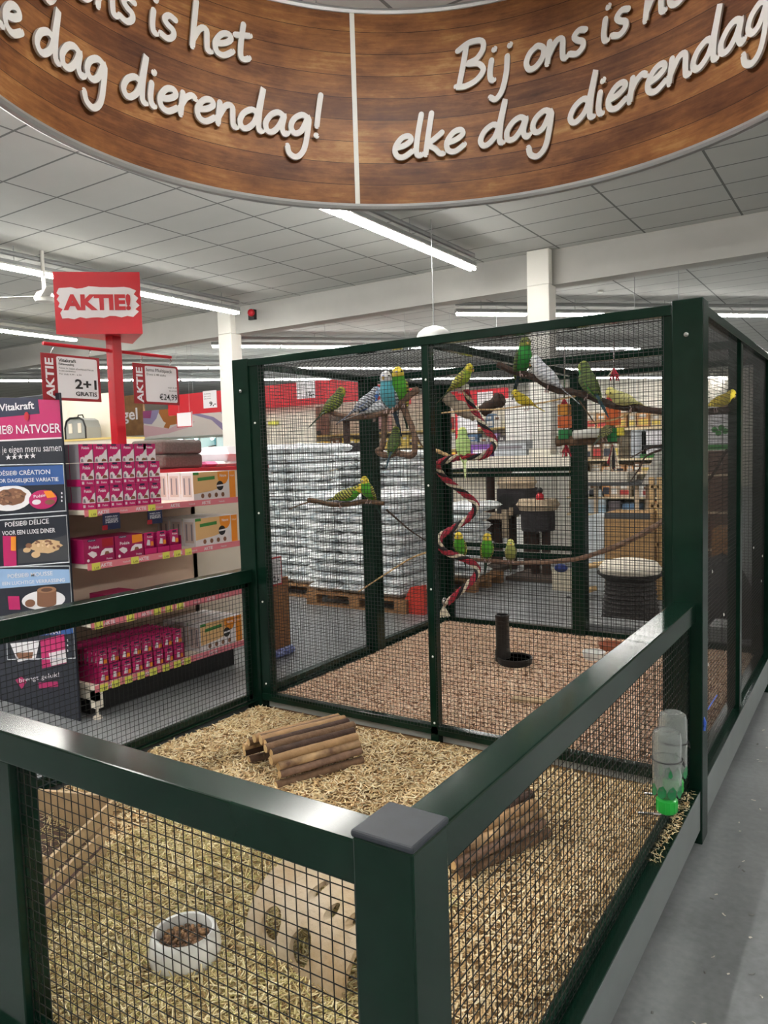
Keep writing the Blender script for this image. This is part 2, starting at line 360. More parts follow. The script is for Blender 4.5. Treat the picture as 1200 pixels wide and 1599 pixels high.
def ribbon(mb, pts, hw, place, m, depth):
    """flat rounded stroke with thickness; place(x, y, off) -> world"""
    n = len(pts); L = []; Rr = []
    for i, p in enumerate(pts):
        t = (pts[min(i+1, n-1)]-pts[max(i-1, 0)]); t = t.normalized() if t.length > 1e-6 else Vector((1, 0)); s = Vector((-t.y, t.x))
        L.append(p+s*hw); Rr.append(p-s*hw)
    def cap(c, t, sg):
        s = Vector((-t.y, t.x)); return [c+(s*math.cos(a)*sg+t*math.sin(a)*1)*hw for a in [math.pi*k/6 for k in range(1, 6)]]
    t1 = (pts[-1]-pts[-2]).normalized(); t0 = (pts[0]-pts[1]).normalized()
    vs = [place(q.x, q.y, 0) for p in zip(L, Rr) for q in p] ; fs = [(2*i, 2*i+1, 2*i+3, 2*i+2) for i in range(n-1)]
    e = [place(q.x, q.y, 0) for q in cap(pts[-1], t1, 1)]; s0 = [place(q.x, q.y, 0) for q in cap(pts[0], t0, 1)]
    o = len(vs); vs += e; fs.append(tuple([2*n-1, 2*n-2][::-1]+list(range(o, o+5)))) ; o = len(vs); vs += s0; fs.append(tuple([1, 0]+list(range(o, o+5))[::-1])[::-1])
    mb.add(vs, fs, m)
    # side walls
    out = [place(q.x, q.y, depth) for p in zip(L, Rr) for q in p]; k = len(vs); fr = [place(q.x, q.y, 0) for p in zip(L, Rr) for q in p]
    w = fr+out; q = len(fr); mb.add(w, [(2*i, 2*i+2, q+2*i+2, q+2*i) for i in range(n-1)]+[(2*i+1, q+2*i+1, q+2*i+3, 2*i+3) for i in range(n-1)], m)
LETM = mat('sign_letters', (214, 213, 210), .5)
XH = .118   # x-height in metres
def handwrite(txt, th0, th1, z0, z1, name):
    tot = sum(GL[c][1] for c in txt)
    sc = math.radians(th0-th1)*RR/tot
    mb = MB(); pen = 0
    for c in txt:
        for st in GL[c][0]:
            sp = smoothpts(st)
            def place(x, y, off, pen=pen):
                s = (pen*1+0)+x/sc*1
                th = th0-math.degrees(s*sc/RR); zz = z0+(z1-z0)*(s/tot)+y
                return cyl(th, zz, RR-.028+off)
            q = [Vector((p.x*sc+.12*p.y*XH, p.y*XH)) for p in sp]
            ribbon(mb, q, .0165, place, LETM, .014)
        pen += GL[c][1]
    mb.build(name, ring)
for k in range(4):
    o = 90*k
    handwrite('elke dag dierendag!', 125.8+o, 50.2+o, 3.385, 3.49, 'lettering')
    handwrite('Bij ons is het', 112.5+o, 64+o, 3.765, 3.85, 'lettering')
# ---------------------------------------------------------------- wire mesh panels
def wire_panel(name, parent, o, ux, uy, w, h, cell, r, crimp=True):
    """woven wire in the rectangle o + [0,w]ux + [0,h]uy; three-sided wires, slightly wavy at near panels"""
    ux = np.array(ux, float); uy = np.array(uy, float); nn = np.cross(ux, uy); o = np.array(o, float); V = []; F = []; base = 0
    def wires(du, dv, L, Wd, sgn):
        nonlocal base
        n = int(round(Wd/cell)); step = Wd/n
        ang = np.array([0, 2.094, 4.189])+.5
        for i in range(n+1):
            c = o+dv*(i*step)
            ring = np.stack([(dv*math.cos(a)+nn*math.sin(a))*r for a in ang])+nn*(sgn*r*.9)
            V.append(c+ring); V.append(c+du*L+ring)
            F.extend([(base, base+1, base+4, base+3), (base+1, base+2, base+5, base+4), (base+2, base, base+3, base+5)]); base += 6
    wires(uy, ux, h, w, 1); wires(ux, uy, w, h, -1)
    v = np.concatenate(V); me = bpy.data.meshes.new(name)
    me.from_pydata(v.tolist(), [], F); me.materials.append(WIRE)
    me.polygons.foreach_set('use_smooth', [True]*len(F)); me.update()
    ob = bpy.data.objects.new(name, me); COL.objects.link(ob); ob.parent = parent
    off = Vector(parent['_w']); ob.location = -off; return ob
BOLT = mat('zinc_bolt', (170, 172, 170), .35, .8)
def bx(name, parent, a, b, m=None, bevel=.003): return MB().box(a, b, m or GREEN).build(name, parent, bevel=bevel)
XL, XR, YA, YB, HA = -2.465, 0.0, 2.2, 4.5, 2.155
# ---------------------------------------------------------------- low front pen
pen = thing('small_animal_pen', 'low open green metal pen with wire sides, in front of the tall bird cage', 'pen', (-1.2, 1.1, 0))
PR = .983
p = bx('post', pen, (-.112, 0, .0), (0, .112, 1.0), bevel=.004)
MB().box((-.114, -.002, 1.0), (.002, .114, 1.012), CAPM).build('post_cap', p, bevel=.004)
bx('post', pen, (XL, 0, 0), (XL+.112, .112, 1.0)); bx('post', pen, (-1.26, .02, .02), (-1.12, .09, PR-.076))
# flat top rails
bx('top_rail', pen, (-.104, .112, PR-.076), (-.0174, 2.199, PR), bevel=.004)
bx('top_rail', pen, (XL+.112, .0174, PR-.076), (-.112, .104, PR), bevel=.004)
bx('top_rail', pen, (XL, .112, PR-.076), (XL+.087, 2.199, PR), bevel=.004)
# slim frames carrying the wire
FZ0, FZ1 = .235, PR-.076
def frame(parent, ax, c, lo, hi, z0, z1, w=.03, t=.02, name='mesh_frame', mids=()):
    mb = MB()
    def B(a, b, za, zb):
        if ax == 'y': mb.box((c-t/2, a, za), (c+t/2, b, zb), GREEN)
        else: mb.box((a, c-t/2, za), (b, c+t/2, zb), GREEN)
    B(lo, hi, z0, z0+w); B(lo, hi, z1-w, z1); B(lo, lo+w, z0, z1); B(hi-w, hi, z0, z1)
    for q in mids: B(q-w/2, q+w/2, z0, z1)
    return mb.build(name, parent, bevel=.002)
frame(pen, 'y', -.055, .114, 2.19, FZ0, FZ1+.004)
frame(pen, 'x', .055, -1.14, -.114, FZ0, FZ1+.004, w=.022); frame(pen, 'x', .055, XL+.114, -1.23, FZ0, FZ1+.004)
frame(pen, 'y', XL+.05, .114, 2.19, FZ0, FZ1+.004)
wire_panel('mesh_panel', pen, (-.042, .114, FZ0), (0,1,0), (0,0,1), 2.07, FZ1-FZ0, .0255, .0014)
wire_panel('mesh_panel', pen, (-.112-1.03, .04, FZ0), (1,0,0), (0,0,1), 1.03, FZ1-FZ0, .0255, .0014)
wire_panel('mesh_panel', pen, (XL+.112, .04, FZ0), (1,0,0), (0,0,1), 1.11, FZ1-FZ0, .0255, .0014)
wire_panel('mesh_panel', pen, (XL+.064, .114, FZ0), (0,1,0), (0,0,1), 2.07, FZ1-FZ0, .0255, .0014)
# steel faced base with a green ledge
def base(parent, a, b, axis, out):
    """a..b along axis; steel board on the outer side and green angle ledge on top"""
    if axis == 'y':
        MB().box((out-.012*np.sign(out+1), a, .06), (out, b, .222), STEEL).build('base_board', parent, bevel=.002)
        i = out-.085 if out > -1 else out+.085
        MB().box((min(out, i), a, .222), (max(out, i), b, .228), GREEN).build('base_ledge', parent)
    else:
        MB().box((a, out, .06), (b, out+.012, .222), STEEL).build('base_board', parent, bevel=.002)
        MB().box((a, out, .222), (b, out+.085, .228), GREEN).build('base_ledge', parent)
base(pen, .112, 2.2, 'y', -.002); base(pen, .112, 2.2, 'y', XL); base(pen, XL+.112, -.112, 'x', 0)
MB().box((XL+.02, .02, .08), (-.02, 2.2, .10), BLACK).build('floor_tray', pen)
for x in (XL+.2, -1.2, -.25):
    for y in (.25, 1.9): MB().box((x-.04, y-.04, 0), (x+.04, y+.04, .08), BLACK).build('foot', pen)
# ---------------------------------------------------------------- tall aviary
avi = thing('bird_aviary', 'tall green framed bird cage with black wire walls and roof, full of budgies', 'bird cage', (-1.2, 3.35, 0))
PW = .11
fl = MB().box((XR-.11, YA, 0), (XR+.006, YA+.11, HA+.01), GREEN).build('post', avi, bevel=.004)
bx('post', avi, (XL, YA, .0), (XL+.116, YA+.11, HA)); bx('post', avi, (XL, YB-.1, 0), (XL+.12, YB, HA)); bx('post', avi, (XR-.1, YB-.1, 0), (XR, YB, HA))
bx('post', avi, (-1.245, YA+.005, .155), (-1.2, YA+.05, HA-.03))          # slim middle upright, front
bx('post', avi, (XL, 3.42, .2), (XL+.1, 3.52, HA-.03)); bx('post', avi, (XR-.07, 3.27, .22), (XR-.01, 3.33, HA-.03)); bx('post', avi, (-1.30, YB-.09, .1), (-1.2, YB, HA-.03))
for (a, b) in (((XL+.116, YA, HA-.045), (XR-.11, YA+.045, HA-.004)), ((XL+.116, YA+.005, .232), (XR-.11, YA+.05, .275)), ((XL, YA+.11, HA-.045), (XL+.05, YB-.1, HA-.004)),
               ((XR-.05, YA+.11, HA-.045), (XR, YB-.1, HA-.004)), ((XL+.12, YB-.05, HA-.045), (XR-.1, YB, HA-.004)), ((XL+.01, YA+.11, .23), (XL+.06, YB-.1, .27)),
               ((XR-.075, YA+.11, .228), (XR-.03, YB-.1, .262)), ((XL+.12, YB-.06, .232), (XR-.1, YB-.01, .275)), ((-1.24, YA+.045, HA-.05), (-1.2, YB-.05, HA-.01)), ((XL+.05, 3.44, HA-.05), (XR-.05, 3.49, HA-.01))):
    bx('rail', avi, a, b)
# feeding hatch rails in the back wall
for z0, z1 in ((1.448, 1.476), (1.405, 1.435), (.855, .89), (.785, .83)): bx('hatch_rail', avi, (XL+.12, YB-.05, z0), (-1.30, YB-.02, z1), bevel=.002)
# slim stiles beside the posts
for a, b in (((XL+.116, YA+.01, .27), (XL+.195, YA+.05, HA-.04)), ((XR-.15, YA+.01, .27), (XR-.11, YA+.05, HA-.04)), ((XR-.07, YA+.11, .26), (XR-.04, YA+.16, HA-.04)), ((XR-.07, YB-.16, .26), (XR-.04, YB-.1, HA-.04)), ((XL+.12, YB-.05, .27), (XL+.16, YB-.02, HA-.04))):
    bx('stile', avi, a, b, bevel=.002)
Z0 = .26; AH = HA-.04-Z0; CE = .0195; RW = .0013
for x, w in ((XL+.19, 1.036), (-1.205, 1.065)): wire_panel('mesh_panel', avi, (x, YA+.004, Z0), (1,0,0), (0,0,1), w, AH, CE, RW)
for y, w in ((YA+.1, 1.15), (3.45, .97)):
    wire_panel('mesh_panel', avi, (XL+.012, y, Z0), (0,1,0), (0,0,1), w, AH, CE, RW); wire_panel('mesh_panel', avi, (XR-.03, y, Z0), (0,1,0), (0,0,1), w, AH, CE, RW)
for x, w in ((XL+.1, 1.15), (-1.215, 1.12)): wire_panel('mesh_panel', avi, (x, YB-.012, Z0), (1,0,0), (0,0,1), w, AH, CE, RW)
for x, w in ((XL+.03, 1.2), (-1.235, 1.21)): wire_panel('roof_mesh', avi, (x, YA+.03, HA-.012), (1,0,0), (0,1,0), w, YB-YA-.06, .031, .0014)
base(avi, YA+.11, YB-.1, 'y', -.002); base(avi, YA+.11, YB-.1, 'y', XL)
MB().box((XL+.12, YB-.012, .06), (XR-.1, YB, .222), STEEL).build('base_board', avi)
MB().box((XL+.12, YA+.06, .18), (XR-.11, YA+.072, .262), mat('pale_board', (196, 196, 186), .6)).build('kick_board', avi)
MB().box((XL+.02, YA+.02, .09), (XR-.02, YB-.02, .11), BLACK).build('floor_tray', avi)
def bolt(f): m = MB(); f(m); m.build('bolt', avi)
for (x, z) in ((XR-.055, 2.03), (XR-.06, .5)): bolt(lambda m: m.lathe([(.009, 0), (.009, .004), (.004, .008), (0, .009)], BOLT, 10, (x, YA-.001, z), Matrix.Rotation(math.pi/2, 4, 'X')))
bolt(lambda m: m.lathe([(.009, 0), (.009, .004), (0, .009)], BOLT, 10, (XL+.06, YA-.001, 1.98), Matrix.Rotation(math.pi/2, 4, 'X')))
for x, zz in ((-1.222, (.29, .62, .95, 1.45, 1.95)), (XL+.15, (.33, .8, 1.3, 1.8))):
    for z in zz: bolt(lambda m: m.ball((x, YA+.006, z), .006, WHITE, 6))
for y, z in ((2.45, .9), (2.5, .66), (3.3, .7), (3.3, 1.2), (2.9, .8), (4.3, .9), (4.25, .75), (3.9, 1.0), (2.6, 1.05), (3.28, .55)): bolt(lambda m: m.ball((XR-.028, y, z), .006, WHITE, 6, (.5, 1, 1.3)))
# ---------------------------------------------------------------- loose bedding, one object per bed
def strands(name, n, area, L, wd, mats, weights, zf, tilt=.35, curl=.15, seed=1, lift=(.004, .02), label='', avoid=()):
    rg = np.random.default_rng(seed)
    (x0, x1, y0, y1) = area; x = rg.uniform(x0, x1, n); y = rg.uniform(y0, y1, n)
    th = rg.uniform(0, 6.283, n); ph = rg.normal(0, tilt, n); l = rg.uniform(*L, n)/2; w = rg.uniform(*wd, n)/2
    z = np.array([zf(a, b) for a, b in zip(x, y)])+rg.uniform(*lift, n)
    d = np.stack([np.cos(th)*np.cos(ph), np.sin(th)*np.cos(ph), np.sin(ph)], 1); s = np.stack([-np.sin(th), np.cos(th), np.zeros(n)], 1)
    u = np.cross(s, d)*np.sign(rg.uniform(-1, 1, n))[:, None]; c = np.stack([x, y, z], 1); k = (rg.uniform(-1, 1, n)*curl*l)[:, None]
    V = np.empty((n, 9, 3)); h = w*.6
    for j, (t, kk) in enumerate(((-1, -1), (0, 1), (1, -1))):
        q = c+d*(l*t)[:, None]+s*(k*kk)
        V[:, 3*j] = q+s*w[:, None]; V[:, 3*j+1] = q-s*w[:, None]; V[:, 3*j+2] = q+u*h[:, None]*1.2
    fl = np.array([(0,3,4,1),(1,4,5,2),(2,5,3,0),(3,6,7,4),(4,7,8,5),(5,8,6,3)])
    F = (fl[None]+(np.arange(n)*9)[:, None, None]).reshape(-1, 4)
    me = bpy.data.meshes.new(name); me.vertices.add(n*9); me.vertices.foreach_set('co', V.ravel())
    nf = len(F); me.loops.add(nf*4); me.loops.foreach_set('vertex_index', F.ravel().astype('i4')); me.polygons.add(nf)
    me.polygons.foreach_set('loop_start', np.arange(0, nf*4, 4, dtype='i4')); me.polygons.foreach_set('loop_total', np.full(nf, 4, 'i4'))
    for m in mats: me.materials.append(m)
    mi = rg.choice(len(mats), n, p=weights); me.polygons.foreach_set('material_index', np.repeat(mi, 6).astype('i4')); me.update(); me.validate()
    o = bpy.data.objects.new(name, me); COL.objects.link(o); return o
def bed(name, area, zf, m, nx=70, ny=70):
    mb = MB(); x0, x1, y0, y1 = area; vs = [(x0+(x1-x0)*i/nx, y0+(y1-y0)*j/ny, 0) for j in range(ny+1) for i in range(nx+1)]
    vs = [(x, y, zf(x, y)) for x, y, _ in vs]
    mb.add(vs, [(j*(nx+1)+i, j*(nx+1)+i+1, (j+1)*(nx+1)+i+1, (j+1)*(nx+1)+i) for j in range(ny) for i in range(nx)], m)
    b = [(x0,y0,.115),(x1,y0,.115),(x1,y1,.115),(x0,y1,.115)]; t = [(q[0], q[1], zf(q[0], q[1])) for q in b]
    mb.add(b+t, [(0,1,5,4),(1,2,6,5),(2,3,7,6),(3,0,4,7),(3,2,1,0)], m); return mb
from mathutils import noise as mn
def zpen(x, y): return .198+.012*mn.noise(Vector((x*3, y*3, 1)))+.006*mn.noise(Vector((x*11, y*11, 3)))
def zavi(x, y): return .212+.006*mn.noise(Vector((x*4, y*4, 5)))+.02*min(1, max(0, (y-3.2)))
ST = [mat('straw_olive', (212, 194, 138), .7), mat('straw_pale', (238, 224, 180), .7), mat('straw_brown', (170, 144, 98), .8), mat('straw_green', (194, 184, 118), .7)]
CH = [mat('chip_cream', (236, 212, 166), .75), mat('chip_tan', (216, 184, 134), .8), mat('chip_brown', (176, 138, 94), .8), mat('chip_pale', (244, 228, 192), .75)]
PK = [mat('beech_chip_pink', (246, 216, 188), .8), mat('beech_chip_tan', (232, 196, 166), .8), mat('beech_chip_brown', (176, 134, 106), .85), mat('beech_chip_pale', (252, 230, 206), .8)]
BED = mat('bed_wood_gap_shade', (150, 120, 78), .9, noise=.45, nscale=90, bump=.6, bscale=120)  # darker than the chips: shade of their gaps put into the base colour
BED2 = mat('bed_beech_gap_shade', (160, 118, 92), .9, noise=.4, nscale=110, bump=.6, bscale=140)  # base under the beech chips coloured dark for the shaded gaps between them
PA = (XL+.09, -.06, .09, 2.2)
bedp = bed('wood_chip_bedding', PA, zpen, BED).build('wood_chip_bedding', smooth=True); tag(bedp, 'pale wood chip bedding covering the floor of the low pen', 'bedding', kind='stuff')
a = strands('straw', 9500, (-1.75, -.5, .1, 1.05), (.035, .105), (.003, .006), ST, (.36, .34, .16, .14), zpen, .26, .22, 3, (.002, .022))
tag(a, 'olive yellow chopped straw strewn around the white bowl', 'straw', kind='stuff')
o = strands('wood_shavings', 36000, (XL+.1, -.07, .1, 2.18), (.018, .042), (.0045, .0085), CH, (.36, .26, .12, .26), zpen, .3, .3, 4, (.0, .01))
o.parent = bedp
BA = (XL+.1, -.08, YA+.075, YB-.03)
beda = bed('beech_bedding', BA, zavi, BED2).build('beech_bedding', smooth=True); tag(beda, 'pinkish beech chip bedding on the floor of the bird cage', 'bedding', kind='stuff')
o = strands('beech_chips', 44000, BA, (.012, .028), (.006, .011), PK, (.36, .28, .14, .22), zavi, .35, .1, 5, (.0, .008)); o.parent = beda
# chips spilled on the ledge and on the shop floor
o = strands('spilled_shavings', 220, (-.06, -.006, 1.55, 2.15), (.015, .03), (.002, .004), CH, (.4, .25, .1, .25), lambda x, y: .228, .2, .5, 8, (.001, .02)); tag(o, 'wood shavings spilled on the green ledge under the bottles', 'shavings', kind='stuff')
o = strands('floor_litter', 190, (.05, .9, .7, 4.5), (.007, .02), (.004, .009), [mat('litter_pale', (212, 206, 196), .8), mat('litter_grey', (120, 120, 118), .8)], (.75, .25), lambda x, y: .0, .1, .3, 9, (.001, .003)); tag(o, 'pale crumbs of litter scattered on the grey floor beside the cage', 'litter', kind='stuff')
# ---------------------------------------------------------------- things in the pen
BARK = [mat('bark_brown', (118, 90, 66), .8, noise=.45, nscale=30, bump=.5, bscale=60), mat('bark_dark', (72, 52, 42), .85, noise=.4, nscale=26, bump=.5), mat('bark_tan', (164, 130, 92), .75, noise=.3, nscale=22, bump=.3),
        mat('bark_peeled', (196, 164, 122), .7, noise=.6, nscale=14, rgb2=(88, 62, 46)), mat('bark_russet', (132, 104, 86), .8, noise=.35, nscale=34, bump=.4)]
CUT = mat('cut_wood', (206, 172, 122), .75, noise=.2, nscale=40)
def bough(mb, path, r0, r1, m, n=8, seed=0, rough=.12, cap=None):
    rg = random.Random(seed); k = len(path)
    sp = []
    P = [Vector(p) for p in path]
    for i in range(k-1):
        a = P[max(i-1, 0)]; b = P[i]; c = P[i+1]; d = P[min(i+2, k-1)]
        for j in range(5):
            t = j/5; sp.append(.5*((2*b)+(c-a)*t+(2*a-5*b+4*c-d)*t*t+(3*b-a-3*c+d)*t**3))
    sp.append(P[-1]); q = len(sp)
    mb.tube(sp, 0, m, n, caps=True, rs=[(r0+(r1-r0)*i/(q-1))*(1+rg.uniform(-rough, rough)) for i in range(q)])
def log_bridge(c, ax, L, w, h, n, label, z=.195, skip=()):
    ax = Vector((ax[0], ax[1], 0)).normalized(); sd = Vector((ax.y, -ax.x, 0)); c = Vector((c[0], c[1], z))
    t = thing('log_bridge', label, 'log bridge', tuple(c))
    rg = random.Random(n*7)
    for i in range(n):
        a = math.pi*(i/(n-1)); a = max(-.02, a)
        o = sd*(math.cos(a)*w/2)+Vector((0, 0, .016+math.sin(a)**.8*(h-.03)))
        j = rg.uniform(-.02, .02); p0 = c+o-ax*(L/2+j); p1 = c+o+ax*(L/2+rg.uniform(-.02, .02)); r = rg.uniform(.0165, .0205)
        mid = (p0+p1)/2+Vector((rg.uniform(-.003, .003),)*3); mb = MB(); m = BARK[[0, 4, 3, 2, 1, 0, 1, 2, 0, 2, 1, 0, 3, 1, 4, 2][i % 16]]
        bough(mb, [p0, (p0*2+p1)/3+Vector((0,0,rg.uniform(-.003,.003))), (p0+p1*2)/3, p1], r, r*rg.uniform(.88, 1.02), m, 9, i, .05)
        for p, s in ((p0, -1), (p1, 1)):
            u = ax.cross(Vector((0,0,1))).normalized(); v = Vector((0,0,1)); f = [p+ax*s*.001+(u*math.cos(k*.698)+v*math.sin(k*.698))*r*.93 for k in range(9)]
            mb.poly(f if s > 0 else f[::-1], CUT)
        mb.build('log', t, smooth=True)
    for s in (-.32, .32):
        mb = MB(); pts = []
        for i in range(n):
            a = math.pi*(i/(n-1)); pts.append(c+ax*(L*s)+sd*(math.cos(a)*(w/2-.018))+Vector((0,0,.014+math.sin(a)**.8*(h-.05))))
        mb.tube(pts, .0018, CHROME, 5); mb.build('wire', t)
    return t
log_bridge((-1.618, 1.69), (.164, .40), .43, .33, .175, 15, 'log bridge of round sticks standing free by the far left corner of the pen')
log_bridge((-.64, 1.44), (.16, .45), .45, .32, .175, 14, 'log bridge half hidden under the right top rail of the pen')
# white bowl with pellets
bc = (-1.045, .45, .196)
m = MB(); m.lathe([(.0, 0), (.088, 0), (.098, .012), (.101, .035), (.097, .062), (.09, .083), (.083, .089), (.077, .086), (.074, .07), (.073, .03), (.06, .022), (.0, .02)], mat('bowl_ceramic', (224, 226, 224), .25, noise=.08, nscale=8), 40, bc)
bowl = m.build('feeding_bowl', smooth=True, origin=bc); tag(bowl, 'thick white ceramic bowl of brown pellets on the straw', 'bowl')
PEL = [mat('pellet_brown', (116, 86, 60), .8), mat('pellet_tan', (146, 112, 78), .8), mat('pellet_dark', (86, 64, 46), .85)]
m = MB()
for i in range(230):
    a = R.uniform(0, 6.28); r = .068*math.sqrt(R.random()); T = Matrix.Rotation(R.uniform(0, 6), 4, 'Z') @ Matrix.Rotation(R.uniform(-.6, .6), 4, 'X')
    m.ball((bc[0]+r*math.cos(a), bc[1]+r*math.sin(a), bc[2]+.058+R.uniform(0, .012)-.1*r), .0075, PEL[i % 3], 6, (1.25, .8, .75), T)
o = m.build('feed_pellets', smooth=True); tag(o, 'brown feed pellets filling the white bowl', 'pellets', kind='stuff')
m = MB(); m.lathe([(0, .215), (.07, .215), (.07, .245), (0, .25)], PEL[2], 20, (bc[0], bc[1], .0)); b2 = m.build('pellet_bed', o)
# half round cork tunnel with holes
CORK = mat('pressed_cork', (170, 144, 106), .85, noise=.4, nscale=6, rgb2=(196, 184, 164), bump=.5, bscale=45)
def arch_house():
    L, rad, th, n = .42, .165, .014, 40; c = Vector((-.72, .72, .19)); bm = bmesh.new()
    rings = []
    for rr in (rad, rad-th):
        row = []
        for e in (-L/2, L/2):
            row.append([bm.verts.new((e, -rr*math.cos(math.pi*i/n)*1.02, rr*1.12*math.sin(math.pi*i/n))) for i in range(n+1)])
        rings.append(row)
    (a0, a1), (b0, b1) = rings
    for i in range(n):
        bm.faces.new((a0[i], a1[i], a1[i+1], a0[i+1])); bm.faces.new((b0[i+1], b1[i+1], b1[i], b0[i]))
        bm.faces.new((a0[i+1], b0[i+1], b0[i], a0[i])); bm.faces.new((a1[i], b1[i], b1[i+1], a1[i+1]))
    bm.faces.new((a0[0], b0[0], b1[0], a1[0])); bm.faces.new((a1[n], b1[n], b0[n], a0[n]))
    bmesh.ops.recalc_face_normals(bm, faces=bm.faces)
    me = bpy.data.meshes.new('cork_tunnel'); bm.to_mesh(me); bm.free(); o = bpy.data.objects.new('cork_tunnel', me); COL.objects.link(o)
    cut = MB()
    for (x, z, r, rz) in ((-.105, .088, .040, .042), (.03, .078, .042, .048), (-.02, .175, .016, .014), (.075, .165, .018, .014), (.15, .17, .016, .014)):
        T = Matrix.Rotation(math.pi/2, 4, 'X')
        cut.add([(x+r*math.cos(2*math.pi*i/16), yy, z+rz*math.sin(2*math.pi*i/16)) for yy in (-.25, 0) for i in range(16)], [tuple(range(16)), tuple(range(31, 15, -1))]+[(i, i+16, (i+1) % 16+16, (i+1) % 16) for i in range(16)], CORK)
    co = cut.build('cutter'); md = o.modifiers.new('holes', 'BOOLEAN'); md.object = co; md.operation = 'DIFFERENCE'; md.solver = 'EXACT'
    dg = bpy.context.evaluated_depsgraph_get(); dg.update(); me2 = bpy.data.meshes.new_from_object(o.evaluated_get(dg))
    bpy.data.objects.remove(o); bpy.data.objects.remove(co)
    me2.materials.clear(); me2.materials.append(CORK)
    o = bpy.data.objects.new('cork_tunnel', me2); COL.objects.link(o); o.location = c; o.rotation_euler = (0, 0, -.2)
    me2.polygons.foreach_set('use_smooth', [True]*len(me2.polygons)); me2.set_sharp_from_angle(angle=.6)
    return tag(o, 'pale cork half-round tunnel with round holes, beside the white bowl', 'hideout')
arch_house()
# wooden hay rack on the left
RW1 = mat('rack_pine', (192, 166, 130), .7, noise=.25, nscale=12, bump=.15); RW2 = mat('rack_brown_board', (96, 74, 66), .75, noise=.35, nscale=60)
A0 = Vector((-1.535, .29, 0)); A1 = Vector((-1.71, .665, 0)); ra = (A1-A0).normalized(); rs = Vector((ra.y, -ra.x, 0))  # rs points to the right of the rack
rack = thing('hay_rack', 'wooden hay rack with dark inner board and pale slats, leaning at the left mesh', 'hay rack', (-1.7, .47, .19))
if rs.x < 0: rs = -rs
def rk(s, off, z): return A0+ra*(s*(A1-A0).length)+rs*off+Vector((0, 0, z))
for s0 in (0, 1):
    e = ra*(.014 if s0 == 0 else -.014)
    MB().prism([rk(s0, .0, .19), rk(s0, .055, .44), rk(s0, -.36, .46), rk(s0, -.40, .19)], e, RW1).build('end_board', rack, bevel=.002)
for k, (z, hgt) in enumerate(((.20, .055), (.285, .05), (.365, .06))):
    o0 = .055*(z-.19)/.25; o1 = .055*(z+hgt-.19)/.25
    MB().prism([rk(0, o0, z), rk(0, o1, z+hgt), rk(1, o1, z+hgt), rk(1, o0, z)], rs*.012, RW1).build('slat', rack, bevel=.002)
MB().prism([rk(.03, .02, .24), rk(.97, .02, .24), rk(.97, -.36, .43), rk(.03, -.36, .43)], Vector((0, 0, .012)), RW2).build('inner_board', rack)
MB().prism([rk(.03, -.37, .2), rk(.97, -.37, .2), rk(.97, -.355, .455), rk(.03, -.355, .455)], rs*.012, RW2).build('back_board', rack)
def zrack(x, y):
    q = (Vector((x, y, 0))-A0).dot(rs); return .255+(-q+.02)*.5
o = strands('hay_wisps', 170, (-1.86, -1.62, .38, .62), (.03, .08), (.002, .003), ST, (.4, .4, .1, .1), zrack, .35, .4, 14, (.008, .02)); tag(o, 'wisps of hay lying on the dark board of the rack', 'hay', kind='stuff')
# two drinking bottles on the right side
GLASS = mat('clear_plastic', (232, 238, 236), .14, trans=.88, spec=.5)
GRN = mat('green_cap', (34, 168, 62), .35); LEAF = mat('leaf_print', (24, 116, 66), .5)
def bottle(y, z0, label):
    x = -.002
    t = thing('water_bottle', label, 'water bottle', (x, y, z0), 'drinking bottles on the pen')
    m = MB(); prof = [(.018, 0), (.022, .012), (.043, .03), (.047, .05), (.047, .215), (.043, .236), (.03, .244), (.0, .236)]
    m.lathe(prof, GLASS, 28, (x, y, z0+.045)); m.lathe([(r*.93, z*.985+.003) for r, z in prof][::-1], GLASS, 28, (x, y, z0+.045)); m.build('bottle', t, smooth=True)
    m = MB(); m.lathe([(.0, 0), (.018, 0), (.03, .006), (.034, .012), (.034, .05), (.028, .056), (0, .056)], GRN, 20, (x, y, z0))
    for k in range(12):
        a = k*math.pi/6; m.box((x+.032*math.cos(a)-.003, y+.032*math.sin(a)-.003, z0+.014), (x+.032*math.cos(a)+.003, y+.032*math.sin(a)+.003, z0+.048), GRN)
    cp = m.build('cap', t, smooth=True)
    m = MB(); m.tube([(x, y, z0+.01), (x-.02, y-.01, z0-.004), (x-.09, y-.02, z0-.012)], .0045, CHROME, 8); m.build('spout', cp, smooth=True)
    m = MB(); m.tube([(x+.05*math.cos(a), y+.05*math.sin(a), z0+.19) for a in [k*math.pi/14 for k in range(-14, 14)]]+[(-.045, y, z0+.19), (-.045, y, z0+.21)], .0022, BLACK, 6)
    m.tube([(x+.052, y-.01, z0+.185), (x+.056, y, z0+.172), (x+.052, y+.01, z0+.185)], .0018, BLACK, 5); m.build('wire_hook', t, smooth=True)
    m = MB()
    for a in (-2.4, -1.7, -1.0, -.3, .4):
        def q(u, v): return (x+.0478*math.cos(a+u/.047), y+.0478*math.sin(a+u/.047), z0+.088+v)
        m.poly([q(0, -.022), q(.014, -.01), q(.015, .008), q(.005, .023), q(-.008, .015), q(-.015, 0), q(-.011, -.016)], LEAF)
    for a in (-1.1, .2):
        def q2(u, v): return (x+.0478*math.cos(a+u/.047), y+.0478*math.sin(a+u/.047), z0+.15+v)
        m.poly([q2(0, -.012), q2(.007, -.004), q2(.006, .004), q2(0, .018), q2(-.006, .004), q2(-.007, -.004)], LEAF)
    m.build('leaf_print', t)
b = at(1043, 1270, x=0.0); bottle(b.y, b.z-.0, 'nearer clear drinking bottle with green cap hooked on the pen side')
bottle(1.72, .405, 'farther clear drinking bottle with green cap beside the corner post')
m = MB(); BL = mat('blue_tape', (50, 90, 190), .5)
